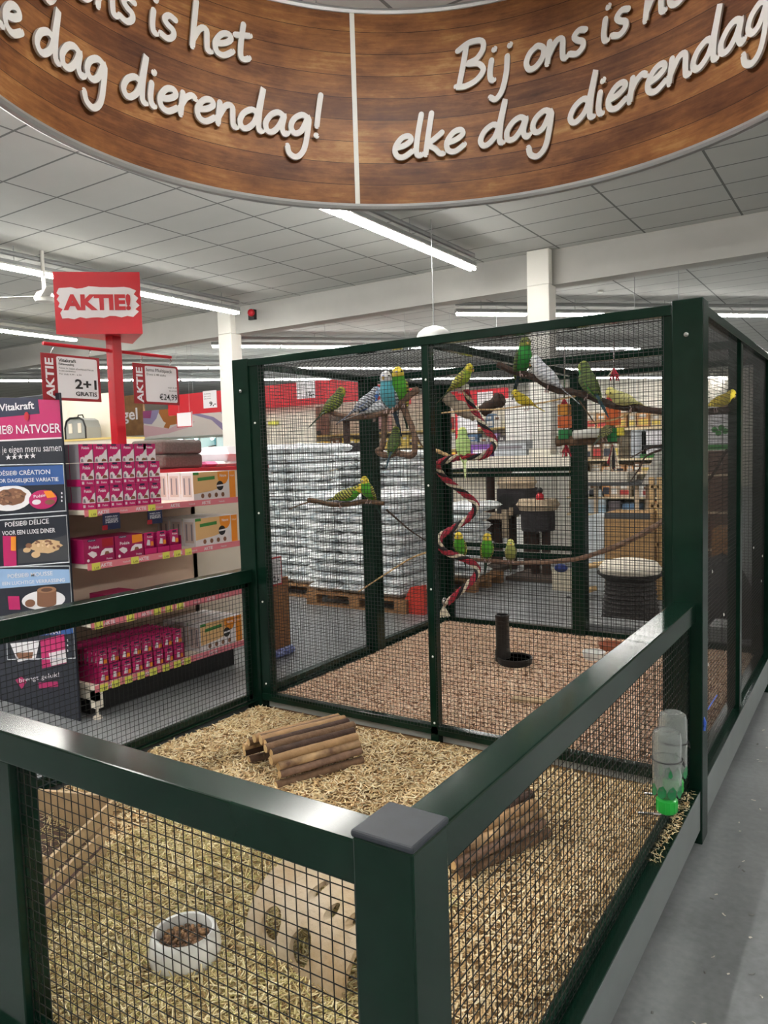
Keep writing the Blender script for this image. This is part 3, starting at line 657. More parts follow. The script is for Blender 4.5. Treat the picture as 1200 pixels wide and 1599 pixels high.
p0 = at(1102, 1135, x=.012); 
m.tube([(p0.x-.02, p0.y, p0.z+.05), (p0.x-.01, p0.y+.02, p0.z+.01), (p0.x-.012, p0.y+.01, p0.z-.02)], .012, BL, 6); m.tube([p0, (p0.x-.03, p0.y+.2, p0.z-.0), (p0.x-.04, p0.y+.5, p0.z-.02)], .003, BL, 5)
o = m.build('blue_ribbon', smooth=True); tag(o, 'blue ribbon tied round the lower corner post of the cage', 'ribbon')
# ---------------------------------------------------------------- aviary furnishings
DR = at(800, 1034, z=.232)
t = thing('drinker', 'black tube drinker with round tray on the beech chips', 'drinker', (DR.x, DR.y, .224))
m = MB(); m.lathe([(0, 0), (.10, 0), (.112, .012), (.115, .045), (.107, .048), (.103, .02), (0, .018)], BLACK, 32, (DR.x+.02, DR.y+.0, .224)); m.build('tray', t, smooth=True)
m = MB(); m.lathe([(0, .04), (.101, .04)], mat('water', (60, 72, 78), .05, spec=.6), 28, (DR.x+.02, DR.y, .222)); m.build('water', t)
tc = Vector((DR.x-.055, DR.y-.02, 0))
m = MB(); m.lathe([(.05, .24), (.05, .30), (.044, .33), (.044, .525), (.048, .53), (.048, .545), (.04, .545), (.038, .50), (0, .5)], BLACK, 24, tc); m.build('reservoir', t, smooth=True)
for (px, py, r, col, lb) in ((955, 1013, .085, (150, 84, 56), 'terracotta feeding dish at the back of the bird cage'), (928, 1026, .075, (222, 222, 218), 'white plastic dish in front of the terracotta dish')):
    q = at(px, py, z=.24); m = MB(); m.lathe([(0, 0), (r*.85, 0), (r, .05), (r*.9, .05), (r*.8, .015), (0, .015)], mat('dish%d' % px, col, .5), 24, (q.x, q.y, .228)); o = m.build('feeding_dish', smooth=True, origin=(q.x, q.y, .228)); tag(o, lb, 'dish')
q = at(832, 1094, z=.225); m = MB(); m.box((q.x-.11, q.y-.03, .222), (q.x+.11, q.y+.03, .236), RW1); o = m.build('wooden_plank', origin=(q.x, q.y, .222)); o.rotation_euler = (0, 0, .3); tag(o, 'short pale plank lying in the beech chips', 'plank')
def branch(name, label, items, m=BARK[0], cat='branch'):
    """items: list of (pixel path, y or list of y, r0, r1)"""
    parts = []
    for (pp, y, r0, r1, mm) in items:
        ys = y if isinstance(y, (list, tuple)) else [y]*len(pp)
        parts.append(([at(u, v, y=yy) for (u, v), yy in zip(pp, ys)], r0, r1, mm or m))
    mb = MB(); bough(mb, *parts[0][:3], parts[0][3], 8, 3)
    o = mb.build(name, smooth=True, origin=tuple(parts[0][0][0])); tag(o, label, cat)
    for i, (pp, r0, r1, mm) in enumerate(parts[1:]):
        mb = MB(); bough(mb, pp, r0, r1, mm, 7, i+5); mb.build('twig', o, smooth=True)
    return o
YS = 2.62
branch('perch_branch', 'upper left branch carrying the blue and white budgies', [([(508, 640), (530, 648), (565, 651), (592, 647), (619, 636), (634, 622), (653, 608)], YS, .013, .019, BARK[4]), ([(629, 628), (636, 640), (655, 690), (668, 700)], YS+.03, .007, .004, None)])
branch('branch_swing', 'crooked square branch swing hanging under the upper left branch', [([(601, 648), (600, 682), (596, 700), (590, 705), (604, 711), (620, 708), (645, 710), (648, 690), (644, 668), (636, 650), (628, 634)], YS+.02, .018, .016, BARK[4])])
branch('perch_branch', 'lower left branch with two green budgies and a long bare twig', [([(482, 781), (495, 783), (520, 788), (549, 787), (571, 783), (600, 786)], 2.68, .016, .012, BARK[0]), ([(604, 796), (622, 812), (642, 829), (670, 847)], 2.66, .006, .003, BARK[1]), ([(452, 795), (470, 788), (487, 783)], [2.45, 2.56, 2.68], .003, .005, None), ([(560, 924), (600, 898), (640, 873), (668, 862)], 2.7, .004, .006, CUT)])
branch('perch_branch', 'long upper right branch with green, white and pale yellow budgies', [([(778, 569), (805, 581), (836, 590), (866, 608), (893, 612), (924, 620), (955, 632), (989, 637), (1039, 643), (1075, 645), (1140, 640)], [2.75]*8+[2.85, 2.98, 3.3], .017, .017, BARK[1]),
       ([(690, 645), (740, 640), (778, 639), (840, 630), (901, 618)], 2.9, .004, .005, CUT), ([(864, 608), (858, 600), (850, 590)], 2.75, .009, .005, None), ([(905, 625), (925, 655), (932, 665)], 2.8, .004, .003, None), ([(1000, 636), (960, 655), (920, 660)], 2.8, .006, .004, CUT)])
branch('perch_branch', 'thin lower right branch with three green budgies in a row', [([(690, 862), (725, 872), (774, 876), (817, 879), (893, 874), (932, 864), (970, 850), (1008, 831), (1045, 808)], 3.25, .010, .016, BARK[4]), ([(1040, 700), (1010, 712), (1000, 730), (985, 752)], 3.2, .006, .003, BARK[1]), ([(1045, 692), (1015, 700), (985, 715)], 3.2, .005, .003, BARK[1])])
branch('perch_branch', 'forked branch fixed behind the right corner post of the cage', [([(1166, 557), (1155, 575), (1146, 592), (1138, 615), (1125, 640)], [3.9, 3.8, 3.7, 3.6, 3.5], .012, .012, BARK[1]), ([(1150, 640), (1140, 636), (1130, 640)], 3.42, .02, .018, CUT), ([(1137, 702), (1128, 715), (1118, 735), (1100, 760)], 3.4, .009, .006, BARK[1])])
branch('perch_stub', 'pale peeled perch stub behind the middle post', [([(676, 702), (690, 707), (705, 714), (718, 716), (740, 716), (762, 712)], 3.0, .012, .011, CUT)])
# knotted rope perch: three twisted strands
ropepx = [(727, 607), (738, 636), (757, 667), (771, 686), (770, 700), (751, 713), (718, 714), (690, 721), (684, 730), (696, 748), (722, 768), (743, 787), (735, 806), (712, 823), (690, 836), (686, 849), (695, 861), (713, 868), (731, 875), (744, 885), (745, 895), (737, 907), (723, 920), (711, 931), (699, 941)]
rp = [at(u, v, y=3.0+.09*math.sin(i*.75)) for i, (u, v) in enumerate(ropepx)]
def resample(P, step):
    sp = []
    for i in range(len(P)-1):
        a = P[max(i-1, 0)]; b = P[i]; c = P[i+1]; d = P[min(i+2, len(P)-1)]
        for j in range(12):
            t = j/12; sp.append(.5*((2*b)+(c-a)*t+(2*a-5*b+4*c-d)*t*t+(3*b-a-3*c+d)*t**3))
    sp.append(P[-1]); out = [sp[0]]; acc = 0
    for a, b in zip(sp, sp[1:]):
        L = (b-a).length
        while acc+L >= step and L > 1e-9:
            a = a+(b-a)*((step-acc)/L); out.append(a.copy()); L = (b-a).length; acc = 0
        acc += L
    return out
rp = resample(rp, .011); rope = thing('rope_perch', 'red, black and white twisted rope perch spiralling down the middle of the cage', 'rope perch', tuple(rp[0]))
RC3 = [mat('rope_red', (176, 36, 58), .8, bump=.5, bscale=300), mat('rope_black', (34, 30, 34), .85), mat('rope_cream', (222, 212, 190), .85, bump=.5, bscale=300), mat('rope_red2', (150, 40, 60), .8)]
for k in range(4):
    pts = []; up = Vector((0, 1, 0))
    for i, p in enumerate(rp):
        tt = (rp[min(i+1, len(rp)-1)]-rp[max(i-1, 0)]).normalized(); s = tt.cross(up).normalized(); u2 = s.cross(tt); a = i*.42+k*math.pi/2
        pts.append(p+(s*math.cos(a)+u2*math.sin(a))*.0115)
    m = MB(); m.tube(pts, .0098, RC3[k], 6); m.build('strand', rope, smooth=True)
p = rp[0]; m = MB(); m.lathe([(0, 0), (.022, 0), (.024, .01), (.02, .03), (0, .032)], WHITE, 14, (p.x, p.y, p.z-.005)); m.build('end_cap', rope, smooth=True)
e = rp[-1]; m = MB(); m.ball((e.x-.02, e.y, e.z-.0), .024, CHROME, 8, (.6, .8, 1.3)); m.build('clip', rope, smooth=True)
m = MB()
for k in range(18):
    a = k*2.4; r = .022*math.sqrt((k+1)/18); m.tube([(e.x-.026, e.y, e.z-.025), (e.x-.026+r*.7*math.cos(a), e.y+r*.7*math.sin(a), e.z-.05), (e.x-.026+r*1.6*math.cos(a), e.y+r*1.6*math.sin(a), e.z-.085)], .005, RC3[2], 4)
m.build('tassel', rope)
# hanging wooden toy
YT = 2.95; t0 = at(880, 600, y=YT); toy = thing('bird_toy', 'hanging log toy with amber, orange and green wooden blocks', 'bird toy', tuple(t0))
BC = {'red': (196, 30, 52), 'amber': (206, 140, 44), 'orange': (208, 96, 36), 'green': (22, 124, 60), 'yellow': (230, 212, 66)}
def blk(u0, v0, u1, v1, c, dy=.03):
    a = at(u0, v0, y=YT); b = at(u1, v1, y=YT); m = MB(); m.box((a.x, YT-dy, b.z), (b.x, YT+dy, a.z), mat('block_'+c, BC[c], .5, noise=.15, nscale=30)); m.build('block', toy, bevel=.004)
for a in ((874, 632, 890, 648, 'amber'), (874, 650, 891, 668, 'orange'), (875, 671, 891, 686, 'green'), (950, 613, 967, 627, 'red'), (949, 634, 968, 664, 'orange'), (951, 669, 966, 690, 'green'), (966, 667, 974, 680, 'yellow')): blk(*a)
m = MB(); bough(m, [at(870, 689, y=YT), at(900, 688, y=YT), at(935, 687, y=YT), at(966, 685, y=YT)], .026, .024, BARK[0], 10, 2); m.build('log', toy, smooth=True)
m = MB(); a = at(897, 679, y=YT-.05); b = at(938, 676, y=YT-.05); m.tube([a, b], .024, mat('frosted_tube', (206, 208, 204), .3), 14); m.tube([a-Vector((.003,0,0)), a], .02, GREY, 12); m.build('feeder_tube', toy, smooth=True)
m = MB()
for (u, v) in ((881, 690), (958, 690)):
    top = at(u+2, 560, y=YT); m.tube([Vector((top.x, YT, 2.14)), at(u, v, y=YT)], .004, CHROME, 6)
m.build('chain', toy)
for (u, v, c) in ((884, 694, 0), (958, 694, 2), (881, 622, 0), (959, 575, 0)):
    p = at(u, v, y=YT); m = MB()
    for k in range(14):
        a = k*2.4; r = .03*math.sqrt((k+1)/14); q = .12 if c == 2 else .055
        m.tube([p, (p.x+r*.6*math.cos(a), p.y+r*.6*math.sin(a), p.z-q*.5), (p.x+r*math.cos(a), p.y+r*math.sin(a), p.z-q*R.uniform(.7, 1.2))], .004, RC3[(0 if k % 3 else 2) if c == 0 else (0, 2, 1, 2)[k % 4]], 4)
    m.build('tassel', toy)
for (pts, lb) in (([(698, 620), (715, 634), (742, 650)], 'grey bark slab hanging beside the rope perch'), ([(754, 642), (775, 628), (786, 622)], 'dark bark slab hanging right of the rope perch')):
    m = MB(); bough(m, [at(u, v, y=3.5) for u, v in pts], .05, .035, BARK[1] if 'dark' in lb else mat('grey_bark', (150, 138, 120), .85, noise=.3, bump=.5), 9, 4, .3); o = m.build('bark_perch', smooth=True); tag(o, lb, 'bark perch')
# ---------------------------------------------------------------- budgies
def barred(name, c1, c2, sc=150):
    if name in MATS: return MATS[name]
    m = bpy.data.materials.new(name); m.use_nodes = True; nt = m.node_tree; b = nt.nodes['Principled BSDF']; b.inputs['Roughness'].default_value = .75
    tcn = nt.nodes.new('ShaderNodeTexCoord'); w = node(nt, 'ShaderNodeTexWave', wave_type='BANDS', bands_direction='Z'); w.inputs['Scale'].default_value = sc; w.inputs['Distortion'].default_value = 5; w.inputs['Detail'].default_value = 2; w.inputs['Detail Scale'].default_value = 30
    nt.links.new(tcn.outputs['Object'], w.inputs['Vector']); r = nt.nodes.new('ShaderNodeValToRGB'); r.color_ramp.elements[0].position = .42; r.color_ramp.elements[1].position = .58
    r.color_ramp.elements[0].color = (*lin(c2), 1); r.color_ramp.elements[1].color = (*lin(c1), 1); nt.links.new(w.outputs['Fac'], r.inputs['Fac']); nt.links.new(r.outputs[0], b.inputs['Base Color']); MATS[name] = m; return m
GG = (84, 176, 44); YL = (238, 214, 76)
KIND = {  # belly, face, back bars (light, dark), tail, cere
 'green': (GG, YL, (196, 196, 84), (34, 40, 22), (30, 66, 56)), 'dkgreen': ((66, 124, 36), (150, 148, 46), (128, 140, 50), (24, 34, 16), (28, 56, 40)),
 'green2': ((46, 150, 60), (128, 140, 60), (96, 116, 52), (44, 60, 34), (30, 62, 74)), 'sky': ((96, 186, 206), (224, 226, 230), (206, 212, 218), (70, 78, 88), (60, 84, 104)),
 'blue': ((66, 116, 200), (160, 190, 226), (196, 202, 210), (44, 48, 58), (50, 62, 84)), 'white': ((226, 228, 230), (230, 232, 232), (222, 224, 228), (150, 156, 166), (200, 206, 216)),
 'lime': ((178, 214, 128), (214, 222, 130), (200, 222, 150), (150, 190, 110), (206, 220, 160)), 'pale': ((214, 212, 140), (222, 214, 128), (216, 212, 150), (186, 182, 116), (214, 206, 160)),
 'yellow': ((240, 218, 62), (244, 224, 74), (240, 222, 84), (206, 180, 40), (236, 220, 110)), 'olive': ((150, 158, 84), (206, 204, 112), (168, 166, 110), (70, 74, 48), (70, 78, 64)), 'yg': ((150, 176, 50), (216, 206, 60), (176, 172, 64), (70, 76, 30), (60, 80, 50))}
BEAKM = mat('beak_horn', (206, 170, 92), .45); CERE = mat('cere_blue', (90, 120, 190), .5); EYE = mat('eye_black', (10, 10, 12), .1); FOOT = mat('bird_foot', (176, 150, 146), .7)
SPN = [(-.034, .000, .008, .010), (-.027, .014, .019, .020), (-.016, .032, .027, .0285), (-.006, .054, .0305, .0315), (.002, .076, .0285, .0290), (.006, .092, .0235, .0235), (.010, .104, .0215, .0215), (.013, .116, .0215, .0220), (.013, .127, .018, .0185), (.011, .135, .0105, .011), (.010, .1385, .002, .002)]
def budgie(u, v, y, hpx, face, lean, kind, label, roll=0, tail=0, hturn=0):
    """u,v: pixel of the feet; hpx: standing height in pixels; face: 0 towards the viewer, 90 to the right"""
    foot = at(u, v, y=y); dep = (foot-CAM).dot(CF); sc = 1.14*hpx*dep/FPX/.139
    bel, fc, l1, d1, tl = KIND[kind]
    mbel = mat(kind+'_belly', bel, .75, noise=.18, nscale=90); mface = mat(kind+'_face', fc, .75); mbar = barred(kind+'_bars', l1, d1, 26); mtail = mat(kind+'_tail', tl, .7)
    f2 = Vector((-CF.x, -CF.y, 0)).normalized(); r2 = Vector((CR.x, CR.y, 0)).normalized(); a = math.radians(face); fx = f2*math.cos(a)+r2*math.sin(a); az = math.atan2(fx.y, fx.x)
    T = Matrix.Translation(foot) @ Matrix.Rotation(az, 4, 'Z') @ Matrix.Rotation(math.radians(roll), 4, 'X') @ Matrix.Rotation(math.radians(lean), 4, 'Y') @ Matrix.Scale(sc, 4)
    root = bpy.data.objects.new('budgie', None); COL.objects.link(root); root.matrix_world = T; root.empty_display_size = .03; tag(root, label, 'budgie', 'budgies in the cage'); root['_w'] = (0, 0, 0)
    n = 16; m = MB(); vs = []; fs = [[], [], []]
    for (x, z, rx, ry) in SPN:
        for j in range(n):
            t = 2*math.pi*j/n; vs.append((x+rx*math.cos(t)*(1.12 if math.cos(t) > 0 and z < .09 else 1), ry*math.sin(t), z))
    ht = math.radians(hturn)
    for i in range(len(SPN)-1):
        zc = (SPN[i][1]+SPN[i+1][1])/2
        for j in range(n):
            t = 2*math.pi*(j+.5)/n; fr = math.cos(t)
            k = (1 if fr > -.2 and zc > .1 or zc > .126 else 2 if fr < -.1 else 1 if zc > .098 else 0) if zc > .09 else (2 if fr < -.45 else 0)
            fs[k].append((i*n+j, i*n+(j+1) % n, (i+1)*n+(j+1) % n, (i+1)*n+j))
    if ht:
        hc = Vector((.011, 0, .11))
        vs = [tuple((Matrix.Rotation(ht*min(1, max(0, (p[2]-.09)/.015)), 3, 'Z') @ (Vector(p)-hc)+hc)) if p[2] > .09 else p for p in vs]
    o = len(m.v)
    for k, mm in ((0, mbel), (1, mface), (2, mbar)): m.mi(mm)
    m.v += vs
    for k in range(3):
        for f in fs[k]: m.f.append(f); m.m.append(k)
    m.f.append(tuple(range(n-1, -1, -1))); m.m.append(0)
    bd = m.build('body', root, smooth=True)
    HM = Matrix.Translation((.011, 0, .11)) @ Matrix.Rotation(ht, 4, 'Z') @ Matrix.Translation((-.011, 0, -.11))
    b2 = MB(); b2.lathe([(.0055, 0), (.005, .004), (.003, .009), (0, .0125)], BEAKM, 8, (0,0,0), None); b2.v = [tuple(HM @ Matrix.Translation((.0335, 0, .1175)) @ Matrix.Rotation(math.radians(150), 4, 'Y') @ Vector(p)) for p in b2.v]
    b2.build('beak', root, smooth=True)
    b3 = MB(); b3.ball((.0345, 0, .1205), .004, CERE if kind not in ('lime', 'pale', 'white') else FOOT, 8, (.8, 1.2, .8)); b3.v = [tuple(HM @ Vector(p)) for p in b3.v]; b3.build('cere', root, smooth=True)
    for s in (-1, 1):
        e = MB(); e.ball((.0245, s*.0175, .121), .0034, EYE, 8); e.v = [tuple(HM @ Vector(p)) for p in e.v]; e.build('eye', root, smooth=True)
        w = MB(); W_ = [(.0, .09, .004), (.004, .078, .012), (.002, .055, .017), (-.008, .03, .016), (-.024, .006, .012), (-.040, -.016, .006), (-.050, -.030, .001)]
        wv = []; wf = []
        for i, (x, z, hw) in enumerate(W_):
            yb = [.021, .0275, .030, .0275, .020, .011, .005][i]
            for j in range(8):
                t = 2*math.pi*j/8; wv.append((x-.004+hw*math.cos(t), s*(yb+.0045*math.sin(t)*min(1, hw/.008)), z+hw*.35*math.cos(t)))
        for i in range(len(W_)-1):
            for j in range(8):
                f = (i*8+j, i*8+(j+1) % 8, (i+1)*8+(j+1) % 8, (i+1)*8+j); wf.append(f if s < 0 else f[::-1])
        w.add(wv, wf, mbar); w.build('wing', root, smooth=True)
        ft = MB()
        for k in (-.5, .5): ft.tube([(-.004, s*.010, .012), (0, s*.012, .001), (.010, s*.012+k*.008, -.002), (.014, s*.012+k*.010, -.009)], .0022, FOOT, 5)
        ft.build('foot', root, smooth=True)
    tb = MB(); ta = math.radians(tail); pts = [(-.030, .010), (-.048, -.022), (-.072, -.068), (-.088, -.1)]; tv = []
    for i, (x, z) in enumerate(pts):
        hw = (.009, .0085, .006, .002)[i]; dx, dz = x+.03, z-.01; x = -.03+dx*math.cos(ta)-dz*math.sin(ta); z = .01+dx*math.sin(ta)+dz*math.cos(ta)
        tv += [(x, -hw, z), (x, hw, z), (x+.003, hw, z+.002), (x+.003, -hw, z+.002)]
    tf = []
    for i in range(3):
        for j in range(4): tf.append((4*i+j, 4*i+(j+1) % 4, 4*i+4+(j+1) % 4, 4*i+4+j))
    tb.add(tv, tf+[(3,2,1,0), (12,13,14,15)], mtail); tb.build('tail', root)
BIRDS = [
 (517, 648, 2.62, 44, 130, 24, 'dkgreen', 'dark green barred budgie at the left end of the upper branch, back turned'),
 (566, 647, 2.60, 46, 120, 30, 'blue', 'blue budgie with grey barred wings bent forward on the upper left branch'),
 (583, 652, 2.64, 48, 105, 44, 'white', 'white budgie with grey wing bars, tail hanging, behind the sky blue one'),
 (609, 641, 2.58, 54, -25, 6, 'sky', 'sky blue budgie with white head facing out on the upper left branch'),
 (626, 632, 2.61, 52, -15, 8, 'green', 'bright green budgie with yellow face beside the sky blue one'),
 (616, 706, 2.64, 36, 150, 6, 'green2', 'small green budgie sitting low inside the branch swing'),
 (531, 787, 2.66, 42, 78, 48, 'green', 'green barred budgie lying forward on the lower left branch, facing right'),
 (577, 783, 2.66, 37, -30, 14, 'green', 'green budgie with yellow head facing left on the lower left branch'),
 (716, 610, 2.95, 40, 60, 24, 'yg', 'yellow green budgie clinging to the top of the rope perch'),
 (724, 714, 2.95, 42, 178, 4, 'lime', 'pale lime budgie seen from behind on the rope perch'),
 (817, 584, 2.74, 50, 15, 6, 'green2', 'deep green budgie with yellow head at the left of the long right branch'),
 (858, 607, 2.74, 52, -125, 20, 'white', 'white budgie with long tail facing away on the long right branch'),
 (824, 637, 2.88, 34, -60, 40, 'yellow', 'bright yellow budgie curled up preening below the long branch'),
 (922, 620, 2.74, 53, -160, 12, 'green2', 'dark green budgie with emerald rump, back turned, in the middle of the long branch'),
 (984, 638, 2.74, 44, -75, 46, 'pale', 'pale yellow budgie crouching leftward on the long branch by the corner post'),
 (944, 686, 2.90, 32, 130, 30, 'olive', 'small olive budgie sitting on the hanging log toy'),
 (720, 868, 3.22, 36, -20, 14, 'green', 'green yellow-faced budgie leftmost of the three on the low branch'),
 (761, 875, 3.24, 39, 0, 6, 'green', 'bright green budgie in the middle of the three on the low branch'),
 (798, 877, 3.24, 33, -8, 10, 'olive', 'olive yellow budgie rightmost of the three on the low branch'),
 (1117, 640, 3.05, 38, 95, 42, 'yellow', 'yellow budgie behind the right corner post')]
for b in BIRDS: budgie(*b)
# ---------------------------------------------------------------- promotion gondola
MAG = mat('magenta_print', (186, 26, 100), .4); MAGD = mat('deep_magenta', (150, 14, 78), .45); NAVY = mat('navy_print', (26, 34, 66), .45); PINKST = mat('pink_strip', (222, 124, 136), .45)
YEL = mat('yellow_ticket', (222, 222, 96), .5); OFFW = mat('offwhite_print', (222, 216, 218), .5); GREYC = mat('grey_card', (128, 122, 130), .7); BROWNP = mat('brown_food', (128, 86, 62), .6); ORANGE = mat('orange_print', (228, 138, 34), .5)
BEIGE = mat('kraft_print', (220, 176, 122), .55); LGREEN = mat('leaf_green_print', (58, 132, 60), .5); BACKP = mat('shelf_back_panel', (206, 182, 164), .6)
GX, GY0, GY1 = -3.5, 1.94, 3.29
gon = thing('shelf_unit', 'pink edged promotion shelf unit stacked with cat food behind the pen', 'shelf', (-3.75, 2.6, 0))
MB().box((-4.04, GY0, .1), (-4.0, GY1, 1.42), BACKP).build('back_panel', gon)
for y in (GY0+.02, GY1-.02): MB().box((-4.07, y-.02, 0), (-4.0, y+.02, 1.5), CREAM).build('upright', gon)
SH = (1.318, .985, .615, .215)
for i, z in enumerate(SH):
    s = MB().box((-4.0, GY0, z-.03), (GX-.008, GY1, z), CREAM).build('shelf_board', gon, bevel=.002)
    st = MB().box((GX-.008, GY0+.0, z-.04), (GX, GY1, z+.002), PINKST).build('price_strip', s)
    t = MB(); y = GY0+.09; k = 0
    while y < GY1-.1:
        if k % 2 == 0: put_text(t, 'AKTIE', (GX, y, z-.030), (0,1,0), (0,0,1), .022, PAPER, .02)
        else:
            put_text(t, 'Vitakraft', (GX, y, z-.026), (0,1,0), (0,0,1), .012, OFFW, .01)
        y += .165 if k % 2 == 0 else .125; k += 1
    t.build('lettering', s)
    for y in {0: (1.965, 2.42), 1: (1.965, 2.26, 2.52, 2.62, 2.72), 2: (1.96, 2.2, 2.42, 2.52, 2.62), 3: (1.97, 2.06, 2.16, 2.26, 2.36, 2.47, 2.57, 2.66)}[i]:
        m = MB(); m.box((GX, y, z-.044), (GX+.002, y+.06, z+.001), YEL)
        put_text(m, '1,49', (GX+.002, y+.012, z-.038), (0,1,0), (0,0,1), .016, INK); m.build('price_label', s)
m = MB().box((-3.56, GY0, .07), (-3.5, GY0+.05, .175), CREAM); m.box((-4.0, GY0, .12), (-3.5, GY0+.03, .175), CREAM); m.lathe([(0, 0), (.03, 0), (.026, .014), (.01, .02), (.01, .075), (0, .075)], CREAM, 16, (-3.53, GY0+.025, 0)); m.build('foot', gon)
MB().box((-3.9, GY0+.05, .0), (-3.64, GY1, .17), BLACK).build('plinth', gon)
def cat_front(mb, o, w, h, full=True):
    """front print of a cat food pack on the plane facing +x; o is the lower left corner"""
    o = Vector(o); Y = Vector((0,1,0)); Z = Vector((0,0,1)); L = Vector((.0006,0,0))
    def q(u, v, k=1): return o+Y*(u*w)+Z*(v*h)+L*k
    b = .26 if full else .0
    mb.poly([q(.30, b), q(1, b), q(1, .72), q(.86, .66), q(.74, .52), q(.62, .42), q(.42, .38)], OFFW)
    mb.poly([q(.05, b+.02), q(.42, b+.0), q(.46, b+.2), q(.3, b+.33), q(.1, b+.28)], OFFW)
    mb.poly([q(.1, b+.04, 2), q(.3, b+.04, 2), q(.26, b+.2, 2), q(.14, b+.2, 2)], GREYC)
    mb.poly([q(.56, b+.04, 2), q(.94, b+.05, 2), q(.9, b+.16, 2), q(.7, b+.2, 2), q(.58, b+.14, 2)], BROWNP)
    mb.poly([q(.3, .9), q(.68, .9), q(.68, .985), q(.3, .985)], NAVY)
    put_text(mb, 'Poésie', q(.2, .73), Y, Z, h*.13, PAPER, .02, width=w*.55)
    if full: put_text(mb, 'Poésie', q(.44, .09), Y, Z, h*.09, PAPER, .01, width=w*.42); mb.poly([q(.1, .08), q(.26, .08), q(.26, .2), q(.1, .2)], OFFW)
def pack(y, z, w, h, d, full):
    m = MB(); x1 = 0; m.box((-d, 0, 0), (0, w, h), MAG); 
    m.quad((-d, -.0006, h*.3 if full else 0), (0, -.0006, h*.3 if full else 0), (0, -.0006, h), (-d, -.0006, h), GREYC)
    cat_front(m, (0, 0, 0), w, h, full); return m
def inst(src, loc, label, cat, group, rz=0):
    o = src if not src.get('used') else src.copy()
    if src.get('used'): COL.objects.link(o)
    src['used'] = 1; o.location = loc; o.rotation_euler = (0, 0, rz); return tag(o, label, cat, group)
ORD = ('first', 'second', 'third', 'fourth', 'fifth', 'sixth', 'seventh', 'eighth', 'ninth', 'tenth', 'eleventh', 'twelfth', 'thirteenth', 'fourteenth', 'fifteenth', 'sixteenth', 'seventeenth', 'eighteenth')
PF = pack(0, 0, .098, .143, .098, True).build('cat_food_box'); PT = pack(0, 0, .098, .115, .098, False).build('cat_food_box')
for row, (z, lab) in enumerate(((SH[0]+.002, 'bottom'), (SH[0]+.147, 'middle'), (SH[0]+.292, 'top'))):
    for c in range(6):
        yy = 1.942+c*.104-(.03 if c == 5 and row == 2 else 0)
        for dpt in range(3 if c == 0 else 1):
            inst(PT if row == 2 else PF, (GX-.03-dpt*.104, yy, z), ('pink cat food box, %s from the left in the %s row on the upper shelf' % (ORD[c], lab)) if dpt == 0 else ('grey side of a food box, %s back in the %s upper shelf row' % (ORD[dpt], lab)), 'box', 'pink boxes on the upper shelf')
def big_box(w, h, d):
    m = MB(); m.box((-d, 0, 0), (0, w, h), OFFW)
    o = Vector((0,0,0)); Y = Vector((0,1,0)); Z = Vector((0,0,1))
    def q(u, v, k=1): return Vector((.0006*k, u*w, v*h))
    m.poly([q(0, .22), q(.42, .3), q(.56, .36), q(.7, 1), q(0, 1)], BEIGE); m.poly([q(.85, 0, 2), q(1, 0, 2), q(1, 1, 2), q(.85, 1, 2)], ORANGE)
    m.poly([q(.0, .9, 2), q(.13, .9, 2), q(.13, 1, 2), q(.0, 1, 2)], LGREEN); m.poly([q(.1, .68, 2), q(.5, .72, 2), q(.5, .84, 2), q(.1, .8, 2)], LGREEN)
    m.poly([Vector((.0012, w*(.7+.13*math.cos(a)), h*(.82+.3*math.sin(a)))) for a in [math.pi*k/8 for k in range(8, 17)]]+[q(.83, 1, 2), q(.57, 1, 2)], ORANGE)
    disc(m, (0, w*.62, h*.47), Y, Z, w*.085, INK, 14, lift=.0014); m.poly([q(.54, .44, 3), q(.72, .46, 3), q(.72, .52, 3), q(.54, .5, 3)], OFFW)
    for u in (.2, .36, .52, .68): disc(m, (0, w*u, h*.14), Y, Z, w*.04, BROWNP, 8, h*.09, lift=.0016)
    put_text(m, 'Nature', (0, w*.62, h*.8), Y, Z, h*.1, PAPER, .01, w*.16, lift=.002); put_text(m, 'Multipack', (0, w*.865, h*.8), Y, Z, h*.06, PAPER, 0, w*.12, lift=.002)
    m.add([(-d*.85, -.0006, h*.12), (-d*.15, -.0006, h*.12), (-d*.15, -.0006, h*.88), (-d*.85, -.0006, h*.88)], [(0,1,2,3)], mat('pinkish_card', (206, 186, 180), .6))
    for u in (-.75, -.35): m.add([(d*u, -.0012, h*.2), (d*(u+.1), -.0012, h*.2), (d*(u+.1), -.0012, h*.8), (d*u, -.0012, h*.8)], [(0,1,2,3)], GREYC)
    return m
BBX = big_box(.42, .2, .13).build('multipack_box')
for lv, z in ((0, SH[0]+.001), (1, SH[1]+.001), (3, SH[3]+.001)):
    for dpt in range(3): inst(BBX, (GX-.02-dpt*.135, 2.845, z), '%s orange and white multipack box on the %s shelf' % (('front', 'middle', 'rear')[dpt], ('upper', 'second', '', 'lowest')[lv]), 'box', 'orange multipack boxes')
